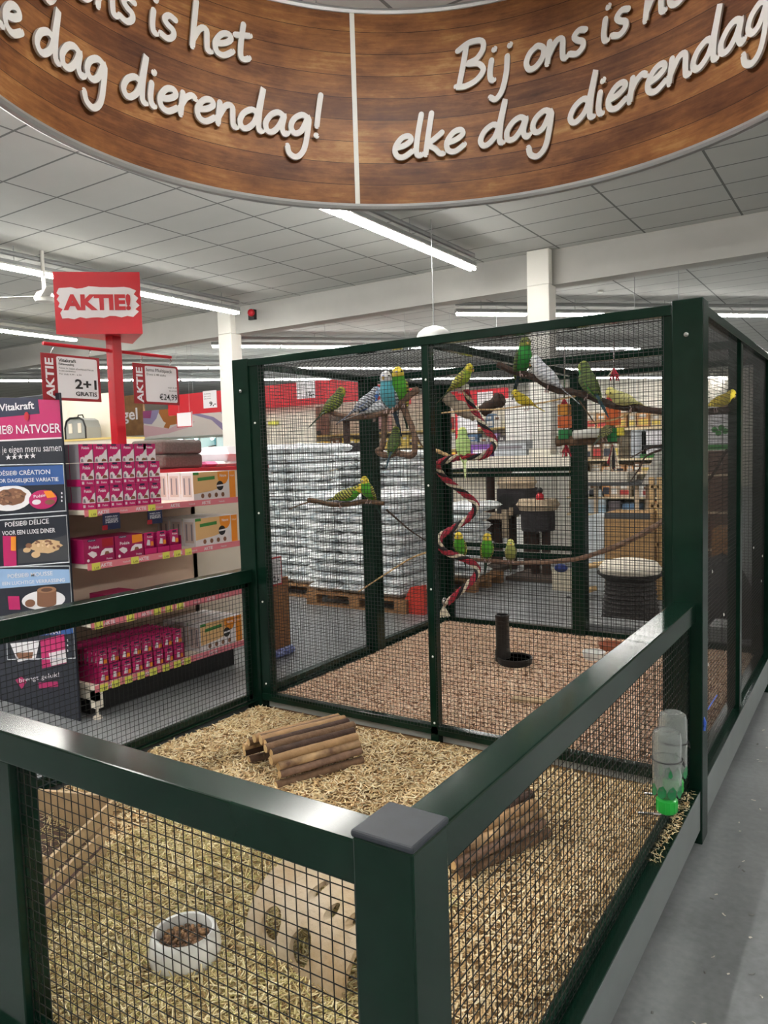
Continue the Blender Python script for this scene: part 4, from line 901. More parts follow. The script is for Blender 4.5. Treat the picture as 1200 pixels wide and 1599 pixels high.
# second shelf: two wide trays and three open pouch trays
def wide(m, y0, w, h, c):
    m.box((-.22, y0, 0), (0, y0+w, h), MAGD); Y = Vector((0,1,0)); Z = Vector((0,0,1))
    def q(u, v, k=1): return Vector((.0006*k, y0+u*w, v*h))
    m.poly([q(.14, .9), q(.4, .9), q(.4, .99), q(.14, .99)], NAVY); put_text(m, 'Vitakraft', q(.16, .92), Y, Z, h*.05, PAPER, 0, w*.22, lift=.0014)
    put_text(m, 'Poésie', q(.16, .6), Y, Z, h*.13, PAPER, .02, w*.34); put_text(m, 'Poésie', q(.72, .06), Y, Z, h*.08, PAPER, .01, w*.2)
    m.poly([q(.12, .42), q(.26, .5), q(.4, .42), q(.42, .3), q(.3, .2), q(.2, .3)], OFFW); m.poly([q(.52, .26), q(.95, .34), q(.95, .52), q(.7, .55), q(.58, .45)], OFFW); m.poly([q(.6, .6), q(.97, .64), q(.97, .97), q(.6, .97)], c)
    m.poly([q(.66, .28, 2), q(.84, .3, 2), q(.8, .42, 2), q(.7, .42, 2)], BROWNP); disc(m, (0, y0+w*.13, h*.12), Y, Z, w*.045, PAPER, 8)
for k, (y, c) in enumerate(((1.925, DKRED), (2.155, ORANGE))):
    m = MB(); wide(m, 0, .222, .148, c); o = m.build('pouch_carton'); o.location = (GX-.015, y, SH[1]+.001); tag(o, ('pink carton with dark red corner, leftmost on the second shelf', 'pink carton with orange corner, next to the open trays on the second shelf')[k], 'box', 'pink cartons on the second shelf')
def pouch():
    m = MB(); w, h = .078, .105; n = 6
    for sgn in (1, -1):
        vs = []; fs = []
        for j in range(n+1):
            for i in range(n+1):
                u, v = i/n, j/n; b = .009*math.sin(math.pi*u)**.6*math.sin(math.pi*min(1, v*1.15+.03))**.5 if 0 < i < n and 0 < j < n else 0
                vs.append((sgn*b, (u-.5)*w, v*h))
        for j in range(n):
            for i in range(n): f = (j*(n+1)+i, j*(n+1)+i+1, (j+1)*(n+1)+i+1, (j+1)*(n+1)+i); fs.append(f if sgn > 0 else f[::-1])
        m.add(vs, fs, MAG)
    Y = Vector((0,1,0)); Z = Vector((0,0,1)); L = .0102
    def q(u, v): return Vector((L, (u-.5)*w, v*h))
    m.poly([q(.25, .84), q(.7, .84), q(.7, .93), q(.25, .93)], NAVY); put_text(m, 'Poésie', q(.2, .66), Y, Z, .012, PAPER, .01, .045)
    m.poly([q(.12, .2), q(.5, .16), q(.5, .5), q(.25, .55)], OFFW); m.poly([q(.55, .12), q(.88, .14), q(.85, .4), q(.6, .42)], ORANGE); return m
PO = pouch().build('food_pouch', smooth=True)
TR = MB().box((-.24, 0, 0), (0, .104, .004), MAGD).box((-.24, 0, 0), (-.0, .003, .1), MAGD).box((-.24, .101, 0), (0, .104, .1), MAGD).box((-.003, 0, 0), (0, .104, .04), MAG).box((-.24, 0, 0), (-.237, .104, .1), MAGD).build('pouch_tray')
for k in range(3):
    y = 2.385+k*.108; inst(TR, (GX-.015, y, SH[1]+.001), 'open magenta tray, %s of three on the second shelf' % ('left', 'middle', 'right')[k], 'tray', 'open trays on the second shelf')
    for j in range(3): inst(PO, (GX-.03-j*.03, y+.052, SH[1]+.03+.012*(j == 0)), '%s pouch in the %s open tray on the second shelf' % (('front', 'middle', 'rear')[j], ('left', 'middle', 'right')[k]), 'pouch', 'pouches in the open trays')
# third shelf
def flat_box(w, d, h):
    m = MB(); m.box((-d, 0, 0), (0, w, h), MAG); Y = Vector((0,1,0)); Z = Vector((0,0,1)); m.poly([(.0006, w*.35, h*.8), (.0006, w*.6, h*.8), (.0006, w*.6, h), (.0006, w*.35, h)], NAVY)
    put_text(m, 'Poésie', (0, w*.35, h*.3), Y, Z, h*.35, PAPER, .01, w*.4); m.poly([(.0006, w*.06, h*.1), (.0006, w*.3, h*.1), (.0006, w*.26, h*.7), (.0006, w*.1, h*.7)], OFFW); m.poly([(.0006, w*.8, h*.1), (.0006, w*.97, h*.1), (.0006, w*.97, h*.8), (.0006, w*.84, h*.7)], OFFW); return m
FB = flat_box(.23, .2, .06).build('tub_box')
a = at(160, 924, x=-3.62)
inst(FB, (-3.62, 2.16, SH[2]+.005), 'lower flat pink tub box in the grey tray on the third shelf', 'box', 'flat pink boxes on the third shelf'); inst(FB, (-3.63, 2.17, SH[2]+.067), 'upper flat pink tub box on the third shelf', 'box', 'flat pink boxes on the third shelf')
m = MB().box((-3.95, 2.1, SH[2]), (-3.58, 2.98, SH[2]+.004), GREYC).box((-3.585, 2.1, SH[2]), (-3.58, 2.98, SH[2]+.035), GREYC).box((-3.95, 2.1, SH[2]), (-3.58, 2.105, SH[2]+.04), GREYC).box((-3.95, 2.55, SH[2]), (-3.6, 2.95, SH[2]+.03), MAGD)
o = m.build('display_tray'); tag(o, 'grey card tray, nearly empty, on the third shelf', 'tray')
# lowest shelf: upright pouches in eight rows and two layers
for c in range(8):
    for j in range(9):
        inst(PO, (GX-.03-j*.042, 2.02+c*.088, SH[3]+.108), 'pink pouch on the lowest shelf, upper layer, %s from the left, %s row back' % (ORD[c], ORD[j]), 'pouch', 'pouches on the lowest shelf')
    inst(PO, (GX-.022, 2.02+c*.088, SH[3]+.001), 'pink pouch on the lowest shelf, lower layer front, %s from the left' % ORD[c], 'pouch', 'pouches on the lowest shelf')
m = MB().box((-3.9, 1.975, SH[3]), (-3.535, 2.7, SH[3]+.105), MAGD); o = m.build('carton_riser'); tag(o, 'dark magenta cartons under the upper pouches on the lowest shelf', 'carton')
for k, (u0, v0, u1, v1) in enumerate(((162, 800, 187, 828), (232, 796, 253, 819))):
    a = at(u0, v1, x=GX+.01); b = at(u1, v0, x=GX+.01); m = MB().box((GX+.005, a.y, a.z), (GX+.01, b.y, b.z), NAVY)
    w = b.y-a.y; h = b.z-a.z
    for i, r in enumerate((.75, .6, .5, .4)): put_text(m, ('NIEUW', 'VOOR KATTEN', 'POÉSIE', 'MENU')[i], (GX+.01, a.y+w*.12, a.z+h*r), (0,1,0), (0,0,1), h*.09, PAPER, 0, w*.74)
    m.poly([(GX+.0112, a.y-.01, a.z), (GX+.0112, a.y+.03, a.z), (GX+.0112, a.y+.03, a.z+.03), (GX+.0112, a.y-.01, a.z+.03)], DKRED); o = m.build('shelf_card'); tag(o, ('dark hanging card under the left of the upper shelf', 'dark hanging card under the middle of the upper shelf')[k], 'card', 'dark shelf cards')
# brown board and price card at the right end
m = MB(); a = at(427, 1018, x=-3.48); b = at(456, 1016, x=-3.48); BOARD = mat('brown_osb', (156, 104, 60), .7, noise=.35, nscale=25)
m.box((-3.52, a.y-.12, .02), (-3.49, b.y, .63), BOARD); o = m.build('wooden_sign_board'); tag(o, 'brown wooden board standing at the end of the promotion shelf', 'board')
p = at(442, 912, x=-3.47); q = at(442, 868, x=-3.47); m = MB().box((-3.487, p.y-.19, p.z), (-3.475, p.y, q.z), RED).box((-3.476, p.y-.175, p.z+.015), (-3.472, p.y-.015, q.z-.012), PAPER)
put_text(m, '12,-', (-3.472, p.y-.15, p.z+.03), (0,1,0), (0,0,1), .05, INK, .03); o = m.build('price_card'); tag(o, 'red framed price card reading 12 on the brown board', 'price card')
a = at(428, 1024, x=-3.46); b = at(456, 1018, x=-3.46); m = MB().tube([(-3.44, a.y-.06, .035), (-3.46, b.y, .035)], .035, mat('blue_roll', (46, 66, 150), .5, noise=.3, nscale=40, rgb2=(170, 180, 220)), 14); o = m.build('blue_roll', smooth=True); tag(o, 'blue roll lying on the floor below the brown board', 'roll')
# ---------------------------------------------------------------- red promotion stand
def plane_pt(u, v, P0, n):
    ray = at(u, v, d=1)-CAM; return CAM+ray*((P0-CAM).dot(n)/ray.dot(n))
AZ = 2.33; a0 = at(67, 536, z=AZ); a1 = at(267, 558, z=AZ); ad = (a1-a0).normalized(); pole = at(178, 548, z=AZ)
stand = thing('promotion_stand', 'red slotted post topped with a red AKTIE box sign', 'sign', (pole.x, pole.y, 1.32))
m = MB(); m.box((pole.x-.035, pole.y-.035, 1.32), (pole.x+.035, pole.y+.035, 2.45), RED); pm = m.build('post', stand, bevel=.004)
m = MB()
for k in range(22): m.box((pole.x-.036, pole.y-.028, 1.62+k*.036), (pole.x-.02, pole.y-.018, 1.642+k*.036), INK)
m.build('slot_row', pm)
fl, fr = at(88, 522, z=2.42), at(223, 521, z=2.42); bk = at(207, 537, z=2.42); up = Vector((0,0,.385))
# the front face leans with the photo: use the measured lower corners and a vertical prism
m = MB(); m.prism([fl, fr, bk], up, RED); sb = m.build('sign_box', stand)
fx = (fr-fl).normalized(); fw = (fr-fl).length; fn = fx.cross(Vector((0,0,1)))
m = MB(); rg = random.Random(3); top = []; bot = []
for k in range(13): top.append((.06+.82*k/12, .75+.02*rg.uniform(-1, 1))); bot.append((.08+.82*k/12, .25+.02*rg.uniform(-1, 1)+.04*k/12))
pl = [(.03, .66), (.06, .62), (.03, .56), (.06, .5), (.04, .44), (.09, .4), (.06, .34)]; pr = [(.97, .36), (.93, .4), (.98, .46), (.94, .52), (.97, .58), (.92, .64), (.95, .7)]
poly = top+pr[::-1]+bot[::-1]+pl[::-1]
m.poly([fl+fx*(fw*u)+Vector((0,0,.385*v))+fn*.0012 for u, v in poly][::-1], PAPER)
put_text(m, 'AKTIE!', fl+fx*(fw*.12)+Vector((0,0,.385*.40)), fx, (0,0,1), .088, RED, .05, fw*.76, lift=.003); m.build('lettering', sb)
arm = MB().tube([a0, a1], .011, RED, 8).build('arm', stand)
cn = ad.cross(Vector((0,0,1)))
def card(u0, v0, u1, v1, lines, label, side='AKTIE'):
    P0 = a0.copy(); tl = plane_pt(u0, v0, P0, cn); tr = plane_pt(u1, v0+(u1-u0)*.1, P0, cn); w = (tr-tl).length; br = plane_pt(u1+3, v1, P0, cn); zb = br.z; zt = (tl.z+tr.z)/2; h = zt-zb
    o0 = Vector((tl.x, tl.y, zb)); t = thing('hanging_card', label, 'price card', (tl.x, tl.y, zb), 'hanging price cards')
    m = MB(); m.prism([o0, o0+ad*w, o0+ad*w+Vector((0,0,h)), o0+Vector((0,0,h))], -cn*.006, DKRED); m.build('frame', t, bevel=.002)
    def q(u, v, k=1): return o0+ad*(w*u)+Vector((0,0,h*v))+cn*.0008*k
    def rr(u0, v0, u1, v1, r=.03):
        out = []
        for cx, cy, s in ((u1-r, v1-r*w/h, 0), (u0+r, v1-r*w/h, 1), (u0+r, v0+r*w/h, 2), (u1-r, v0+r*w/h, 3)):
            for k in range(4): a = (s+k/3)*math.pi/2; out.append(q(cx+r*math.cos(a), cy+r*w/h*math.sin(a)))
        return out
    m = MB(); m.poly(rr(.25, .06, .95, .95), PAPER); m.build('paper', t)
    m = MB(); put_text(m, side, q(.19, .04), (0,0,1), -ad, w*.13, PAPER, .03, h*.86, lift=.0012)
    for (txt, u, v, hh, ww, bold) in lines: put_text(m, txt, q(u, v), ad, (0,0,1), h*hh, INK, bold, w*ww if ww else None, lift=.002)
    m.build('lettering', t)
    for u in (.18, .82):
        m = MB(); p = q(u, 1); m.tube([p, p+Vector((0,0,.02)), p+ad*.012+Vector((0,0,.035)), p+Vector((0,0,.05)), p+Vector((0,0, max(.05, AZ-p.z-.005)))], .003, CHROME, 5); m.build('hook', t)
card(63, 550, 155, 628, [('Vitakraft', .28, .84, .07, .3, .02), ('Kattenvoeding', .28, .77, .05, .26, .01), ('Poésie, bv. hapjes of multipack Poé sie', .28, .69, .035, .6, 0), ('in alle variëteiten', .28, .63, .035, .28, 0), ('Per stuk 4,99 - 6,99', .28, .56, .035, .38, 0), ('2+1', .54, .28, .2, .38, .03), ('GRATIS', .54, .12, .09, .38, .02)], 'red AKTIE card reading 2+1 GRATIS, hanging on the left of the post')
card(207, 566, 278, 633, [('Iams Multipack', .27, .82, .085, .58, .0), ('Doos à 48 stuks', .28, .72, .055, .42, 0), ('VAN 31,49', .74, .42, .04, .2, 0), ('NU VOOR', .76, .34, .04, .18, 0), ('€24,99', .54, .12, .15, .4, .01)], 'red AKTIE card reading 24,99, hanging on the right of the post')
# ---------------------------------------------------------------- cardboard display at the left edge
DY = 1.87; XR1 = at(108, 860, y=DY).x; XL0 = at(-95, 800, y=DY).x
disp = thing('cardboard_display', 'tall navy and magenta cardboard cat food display at the left edge', 'display', (-4.0, DY, 0))
m = MB().box((XL0, DY, 0), (XR1, DY+.014, at(50, 618, y=DY).z), mat('display_black', (24, 30, 44), .45)); m.build('body', disp, bevel=.004)
def D(u, v, k=1): p = at(u, v, y=DY-.0008*k); return Vector((max(XL0+.003, min(XR1-.003, p.x)), DY-.0008*k, p.z))
def DQ(m, pts, mm, k=1): m.poly([D(u, v, k) for u, v in pts][::-1], mm)
LB = mat('light_blue_print', (150, 184, 224), .5); MB2 = mat('mid_blue_print', (40, 84, 150), .5); DKP = mat('chalk_panel', (20, 26, 40), .5); CHALK = mat('chalk_line', (196, 200, 206), .6)
m = MB()
DQ(m, [(-70, 620.5), (130, 620.5), (130, 682), (-70, 692)], MAG); DQ(m, [(-70, 621), (59, 621), (62, 646), (-70, 658)], NAVY, 2); DQ(m, [(-70, 690), (104, 682), (104, 684.5), (-70, 692.5)], OFFW, 2)
DQ(m, [(-70, 732), (99, 726), (103, 756), (-70, 762)], MB2); DQ(m, [(-70, 888), (108, 889), (110, 910), (-70, 925)], LB); DQ(m, [(-70, 982), (115, 975), (117, 990), (-70, 1000)], MB2)
def DE(m, cu, cv, ru, rv, mm, k=1, n=22, tilt=-.06, wob=0):
    rg = random.Random(int(cu*7+cv)); DQ(m, [(cu+ru*math.cos(t)*(1+wob*rg.uniform(-1, 1)), cv-rv*math.sin(t)*(1+wob*rg.uniform(-1, 1))+tilt*ru*math.cos(t)) for t in [2*math.pi*i/n for i in range(n)]][::-1], mm, k)
FOODL = mat('cream_food', (206, 172, 130), .6); FOODD = mat('dark_food', (92, 60, 44), .6)
def chunks(m, cu, cv, ru, rv, n, mats, k):
    rg = random.Random(n)
    for i in range(n):
        t = rg.uniform(0, 6.28); q = math.sqrt(rg.random()); DE(m, cu+ru*q*math.cos(t), cv+rv*q*math.sin(t), rg.uniform(2.2, 4), rg.uniform(1.2, 2.4), mats[i % len(mats)], k+i*.04, 7, rg.uniform(-.5, .5))
DE(m, 15, 778, 35, 20, PAPER); DE(m, 16, 776, 25, 13, BROWNP, 2, wob=.08); chunks(m, 16, 776, 21, 10, 34, (FOODD, mat('mid_food', (160, 116, 86), .6), BROWNP), 3)
DE(m, 67, 780, 22, 15, MAG, 5); DE(m, 57, 784, 7, 4, PAPER, 6); DE(m, 78, 784, 8, 4, BROWNP, 6); put_text(m, 'Poésie', D(53, 778, 7), D(72, 775, 7)-D(53, 778, 7), (0,0,1), .02, PAPER, .01, (D(72, 775, 7)-D(53, 778, 7)).length, lift=.003)
DQ(m, [(68, 767), (80, 766), (88, 776), (74, 778)], ORANGE, 6)
DQ(m, [(4, 837), (25, 837), (26, 884), (6, 884)], MAG, 2); DQ(m, [(17, 838), (25, 838), (25, 860), (17, 860)], ORANGE, 3); DQ(m, [(28, 858), (104, 835), (107, 874), (28, 880)], mat('slate_plate', (58, 60, 66), .5)); DE(m, 72, 853, 24, 11, FOODL, 2, wob=.12); chunks(m, 72, 852, 20, 8, 26, (mat('pale_food', (226, 198, 160), .6), FOODL, BROWNP), 3); DE(m, 42, 859, 6, 4, FOODL, 3); DE(m, 56, 866, 7, 5, FOODL, 3); DE(m, 45, 852, 5, 4, BROWNP, 3)
DE(m, 68, 937, 34, 15, PAPER, 2); DQ(m, [(58, 922), (88, 920), (88, 941), (58, 944)], BROWNP, 3); DE(m, 73, 943, 15, 5, BROWNP, 3.2); DE(m, 73, 921, 15, 5, mat('mid_food', (160, 116, 86), .6), 4); DE(m, 73, 921, 9, 3, FOODD, 5); DE(m, 47, 942, 8, 6, BROWNP, 4); DQ(m, [(12, 931), (30, 931), (32, 952), (14, 952)], MAG, 3)
DQ(m, [(16, 1005), (62, 1000), (56, 1027), (28, 1034)], PAPER); DQ(m, [(24, 1020), (52, 1018), (50, 1028), (30, 1030)], BROWNP, 2); DQ(m, [(63, 1000), (100, 990), (104, 1035), (66, 1044)], MAG); DQ(m, [(76, 1020), (102, 1014), (104, 1034), (80, 1040)], OFFW, 2)
DQ(m, [(24, 1062), (33, 1056), (42, 1064), (34, 1076)], MAG); DQ(m, [(60, 1066), (90, 1064), (91, 1072), (61, 1075)], MAG)
for fr_ in (((-20, 727), (103, 724), (108, 798), (-20, 806)), ((-20, 814), (106, 805), (110, 878), (-20, 888)), ((-20, 886), (110, 884), (114, 960), (-20, 966)), ((10, 985), (116, 972), (118, 1028), (12, 1030))):
    f = [D(u, v, 2) for u, v in fr_]
    m.tube(f+[f[0]], .004, CHALK, 4)
m.build('print', disp)
m = MB()
def DT(txt, u0, v0, u1, v1, hp, bold=.01, mm=PAPER):
    m = MB(); a = D(u0, v0, 3); b = D(u1, v1, 3); put_text(m, txt, a, (b-a), (0,0,1), hp, mm, bold, (b-a).length, lift=.002); m.build('lettering', disp)
DT('Vitakraft', 0, 642, 54, 638, .045, .02); DT('POÉSIE® NATVOER', -31, 679, 96, 675, .055, .01); DT('Stel je eigen menu samen', -14, 708, 97, 704, .045, .0); DT('★★★★★', 9, 718, 57, 715, .03)
DT('POÉSIE® CRÉATION', -8, 743, 79, 740, .028); DT('VOOR DAGELIJKSE VARIATIE', -12, 754, 92, 751, .024); DT('POÉSIE® DÉLICE', 8, 823, 77, 817, .03); DT('VOOR EEN LUXE DINER', 4, 836, 87, 831, .028); DT('POÉSIE® MOUSSE', 12, 903, 83, 898, .026); DT('EEN LUCHTIGE VERRASSING', 4, 914, 102, 908, .022)
DT('KOKEN EN STOMEN OP MAAT', -20, 997, 97, 989, .03); DT('brengt geluk!', 30, 1066, 93, 1056, .03, 0)
m = MB()
for cu, cv in ((97, 770), (97, 776), (97, 782), (106, 1000), (106, 1008), (106, 1016)): disc(m, D(cu, cv, 3), (1,0,0), (0,0,1), .008, PAPER, 6, lift=.002)
m.build('print_dots', disp); m = MB(); h = D(42, 650, 3); disc(m, h, (1,0,0), (0,0,1), .028, RED, 10, lift=.002); m.build('heart_mark', disp)
# ---------------------------------------------------------------- pallets of white bags
PALW = mat('pallet_wood', (164, 120, 78), .8, noise=.35, nscale=12, bump=.2)
def pallet(x0, x1, y0, y1, label):
    t = thing('pallet', label, 'pallet', ((x0+x1)/2, (y0+y1)/2, 0), 'wooden pallets'); 
    for k in range(3):
        y = y0+(y1-y0-.1)*k/2; MB().box((x0, y, 0), (x1, y+.1, .022), PALW).build('bottom_board', t)
        for j in range(3): xx = x0+(x1-x0-.14)*j/2; MB().box((xx, y, .022), (xx+.14, y+.1, .1), PALW).build('block', t, bevel=.004)
        xx = x0+(x1-x0-.14)*k/2; MB().box((xx, y0, .1), (xx+.14, y1, .122), PALW).build('stringer', t)
    for k in range(5): y = y0+(y1-y0-.12)*k/4; MB().box((x0, y, .122), (x1, y+.12, .144), PALW).build('top_board', t, bevel=.002)
def bag_mat():
    m = bpy.data.materials.new('white_bag_film'); m.use_nodes = True; nt = m.node_tree; b = nt.nodes['Principled BSDF']; b.inputs['Roughness'].default_value = .32
    tcn = nt.nodes.new('ShaderNodeTexCoord'); oi = nt.nodes.new('ShaderNodeObjectInfo'); ad_ = node(nt, 'ShaderNodeVectorMath', operation='ADD'); nt.links.new(tcn.outputs['Object'], ad_.inputs[0])
    ml = node(nt, 'ShaderNodeMath', operation='MULTIPLY'); ml.inputs[1].default_value = 40; nt.links.new(oi.outputs['Random'], ml.inputs[0]); nt.links.new(ml.outputs[0], ad_.inputs[1])
    n = node(nt, 'ShaderNodeTexNoise', Scale=11, Detail=4); nt.links.new(ad_.outputs[0], n.inputs['Vector'])
    r = nt.nodes.new('ShaderNodeValToRGB'); cr = r.color_ramp; cr.elements[0].position = .3; cr.elements[0].color = (*lin((170, 184, 192)), 1); cr.elements[1].position = .52; cr.elements[1].color = (*lin((240, 243, 244)), 1)
    nt.links.new(n.outputs['Fac'], r.inputs['Fac']); nt.links.new(r.outputs[0], b.inputs['Base Color'])
    n2 = node(nt, 'ShaderNodeTexNoise', Scale=22, Detail=5); nt.links.new(ad_.outputs[0], n2.inputs['Vector']); bp = nt.nodes.new('ShaderNodeBump'); bp.inputs['Strength'].default_value = .6; bp.inputs['Distance'].default_value = .02
    nt.links.new(n2.outputs['Fac'], bp.inputs['Height']); nt.links.new(bp.outputs[0], b.inputs['Normal']); return m
BAGM = bag_mat()
def bag_mesh(w, d, h, seed):
    m = MB(); nx, ny = 14, 10; rg = Vector((seed*3.1, seed*1.7, 0))
    for s in (1, -1):
        vs = []; fs = []
        for j in range(ny+1):
            for i in range(nx+1):
                u = 2*i/nx-1; v = 2*j/ny-1; e = max(0, (1-u**6))**.5*max(0, (1-v**6))**.5; p = Vector((u*w/2*(1-.03*v*v), v*d/2*(1-.03*u*u), s*h/2*e))
                nz = mn.noise(p*9+rg)*.012*e; vs.append((p.x, p.y, p.z+nz+h/2))
        for j in range(ny):
            for i in range(nx): f = (j*(nx+1)+i, j*(nx+1)+i+1, (j+1)*(nx+1)+i+1, (j+1)*(nx+1)+i); fs.append(f if s > 0 else f[::-1])
        m.add(vs, fs, BAGM)
    return m
BAGS = [bag_mesh(.42, .56, .106, k).build('litter_bag', smooth=True) for k in range(3)]; SHB = [bag_mesh(.58, .42, .106, k+5).build('litter_bag', smooth=True) for k in range(2)]
bi = 0
def put_bag(src, x, y, z, label, grp):
    global bi; bi += 1; o = inst(src, (x, y, z), label, 'bag', grp, R.uniform(-.04, .04)); return o
def stack(x0, y0, z0, nl, cols, top_extra, name, grp, lh=.108, deep=1):
    for L in range(nl):
        xs = x0
        pat = cols if L % 2 == 0 else cols[::-1]
        for ci, w in enumerate(pat):
            src = BAGS[(L+ci) % 3] if w < .5 else SHB[(L+ci) % 2]
            put_bag(src, xs+w/2+R.uniform(-.012, .012), y0+(.28 if w < .5 else .21)+R.uniform(-.015, .015), z0+L*lh, 'white bag on the %s, %s layer up, %s from left' % (name, ORD[L], ORD[ci]), grp); xs += w
        if L == nl-1 or deep > 1: put_bag(SHB[L % 2], xs-.29, y0+.66, z0+L*lh, 'white bag on the %s, %s layer, behind the right front bag' % (name, ORD[L]), grp)
    for k in range(top_extra): put_bag(SHB[k % 2], x0+.3+k*.56, y0+.66, z0+(nl-1)*lh, 'white bag atop the %s at the back, %s from left' % (name, ORD[k]), grp)
pallet(-4.66, -3.38, 5.45, 6.3, 'wooden pallet under the straight white bag stack'); stack(-4.66, 5.46, .144, 10, [.41, .41, .41], 1, 'straight pallet stack', 'bags on the straight stack', deep=2)
pallet(-6.0, -4.75, 5.75, 6.6, 'wooden pallet under the taller white bag stack left of the straight one'); stack(-6.0, 5.76, .144, 15, [.41, .41, .41], 1, 'taller left stack', 'bags on the taller left stack')
pallet(-5.5, -4.25, 7.0, 7.9, 'wooden pallet mostly hidden behind the straight bag stack'); stack(-5.5, 7.0, .144, 14, [.41, .41, .41], 1, 'hidden rear stack', 'bags on the rear stack')
q_ = at(742, 926, z=0); pallet(q_.x-.85, q_.x, q_.y, q_.y+.8, 'wooden pallet with white bags behind the rope perch'); stack(q_.x-.84, q_.y+.01, .144, 8, [.41, .41], 0, 'small far stack', 'bags on the small stack')
a = at(640, 945, z=0); m = MB().prism([(a.x+.1, 5.5, .0), (a.x+.4, 5.5, .0), (a.x+.4, 5.5, .30), (a.x+.24, 5.5, .27)], (0, .05, 0), mat('red_plastic', (214, 60, 44), .45)); o = m.build('red_ramp', origin=(a.x, 5.42, 0)); tag(o, 'red plastic wedge standing against the end of the bag pallet', 'wedge')
# ---------------------------------------------------------------- farther shop
def rect(u0, v0, u1, v1, y):
    """world x range and z range of a pixel rectangle on the plane y"""
    um, vm = (u0+u1)/2, (v0+v1)/2
    return at(u0, vm, y=y).x, at(u1, vm, y=y).x, at(um, v1, y=y).z, at(um, v0, y=y).z
def pbox(name, label, cat, u0, v0, u1, v1, y, dp, m, group=None, bevel=.004, z0=None, deco=None, parent=None):
    x0, x1, za, zb = rect(u0, v0, u1, v1, y)
    if z0 is not None: za = z0
    mb = MB().box((x0, y, za), (x1, y+dp, zb), m)
    if deco: deco(mb, x0, x1, za, zb, y)
    o = mb.build(name, parent, bevel=bevel, origin=None if parent else ((x0+x1)/2, y+dp/2, za))
    return o if parent else tag(o, label, cat, group)
PAL = [mat('pk_%d' % i, c, .5) for i, c in enumerate(((226, 200, 96), (196, 176, 150), (120, 84, 56), (222, 220, 214), (188, 60, 56), (84, 116, 150), (150, 170, 96), (236, 190, 70), (96, 88, 92), (170, 140, 190), (206, 150, 96), (60, 64, 76)))]
WOODSH = mat('shelf_edge_wood', (222, 196, 120), .55); PANELW = mat('panel_offwhite', (226, 220, 206), .6)
def dbox(mb, x0, x1, z0, z1, y, m, k=1):
    yy = y-.0012*k; mb.quad((x0, yy, z0), (x1, yy, z0), (x1, yy, z1), (x0, yy, z1), m)
def hang(o, x0, x1, y, z):
    for x in (x0+(x1-x0)*.15, x0+(x1-x0)*.85): MB().tube([(x, y, z), (x, y, ZC)], .004, GREY, 4).build('hanging_wire', o)
def fascia(label, u0, v0, u1, v1, y):
    x0, x1, z0, z1 = rect(u0, v0, u1, v1, y); o = tag(MB().box((x0, y, z0), (x1, y+.05, z1), RED).build('aisle_fascia', bevel=.004, origin=(x0, y, z0)), label, 'fascia'); hang(o, x0, x1, y+.025, z1)
def rack(label, u0, u1, vb, y, dp, pals, hr=(.55, .9), wr=(.07, .16), seed=1, skip=(), back=PANELW, board=WOODSH, what='packet', top=None, zlo=0, items=True):
    """shelving with boards at the pixel rows vb (top to bottom); packets stand on the boards"""
    rg = random.Random(seed); x0 = at(u0, vb[0], y=y).x; x1 = at(u1, vb[0], y=y).x; um = (u0+u1)/2; zs = [at(um, v, y=y).z for v in vb]
    t = thing('shelf_rack', label, 'shelf', ((x0+x1)/2, y+dp/2, 0))
    zt = top if top else zs[0]+.02
    MB().box((x0, y+dp, zlo), (x1, y+dp+.03, zt), back).build('back_panel', t)
    n = max(2, int(round((x1-x0)/1.1))+1)
    for i in range(n):
        x = x0+(x1-x0)*i/(n-1); MB().box((x-.02, y+dp-.05, 0), (x+.02, y+dp, zt), PANELW).build('upright', t)
    for z in zs: MB().box((x0, y, z-.03), (x1, y+dp, z), board).build('shelf_board', t)
    nm = label.split(' ')[0]
    if items:
        for li, z in enumerate(zs):
            gap = (zs[li-1]-z-.04) if li else .3
            if gap < .08: continue
            x = x0+.03; k = 0
            while x < x1-.05:
                w = rg.uniform(*wr); h = min(gap*rg.uniform(*hr), .42)
                if x+w > x1: break
                if any(li == q and at(a, vb[li], y=y).x-.05 < x+w and x < at(b, vb[li], y=y).x+.05 for q, a, b in skip): x += .06; continue
                c = PAL[rg.choice(pals)]; c2 = PAL[rg.choice((0, 3, 3, 4, 11))]
                m = MB().box((x, y+.02, z), (x+w*.94, y+.02+min(dp-.05, .16), z+h), c); dbox(m, x+w*.1, x+w*.84, z+h*.15, z+h*.5, y+.02, c2); dbox(m, x+w*.2, x+w*.7, z+h*.62, z+h*.82, y+.02, PAL[3] if c is not PAL[3] else PAL[2])
                o = m.build(what, origin=(x+w/2, y+.1, z), bevel=0); k += 1
                tag(o, '%s on the %s board of the %s, %s from the left' % (what.replace('_', ' '), ('top', 'second', 'third', 'fourth', 'fifth')[li], RACKN[nm], ORD[k-1] if k <= 18 else 'number %d' % k), 'packet', '%ss on the %s' % (what.replace('_', ' '), RACKN[nm])); x += w*rg.choice((1.03, 1.03, 1.1, 1.3))
    return t
RACKN = {'Yellow': 'yellow edged rack', 'Far': 'far rack', 'Low': 'low wooden rack', 'Cream': 'cream rack'}
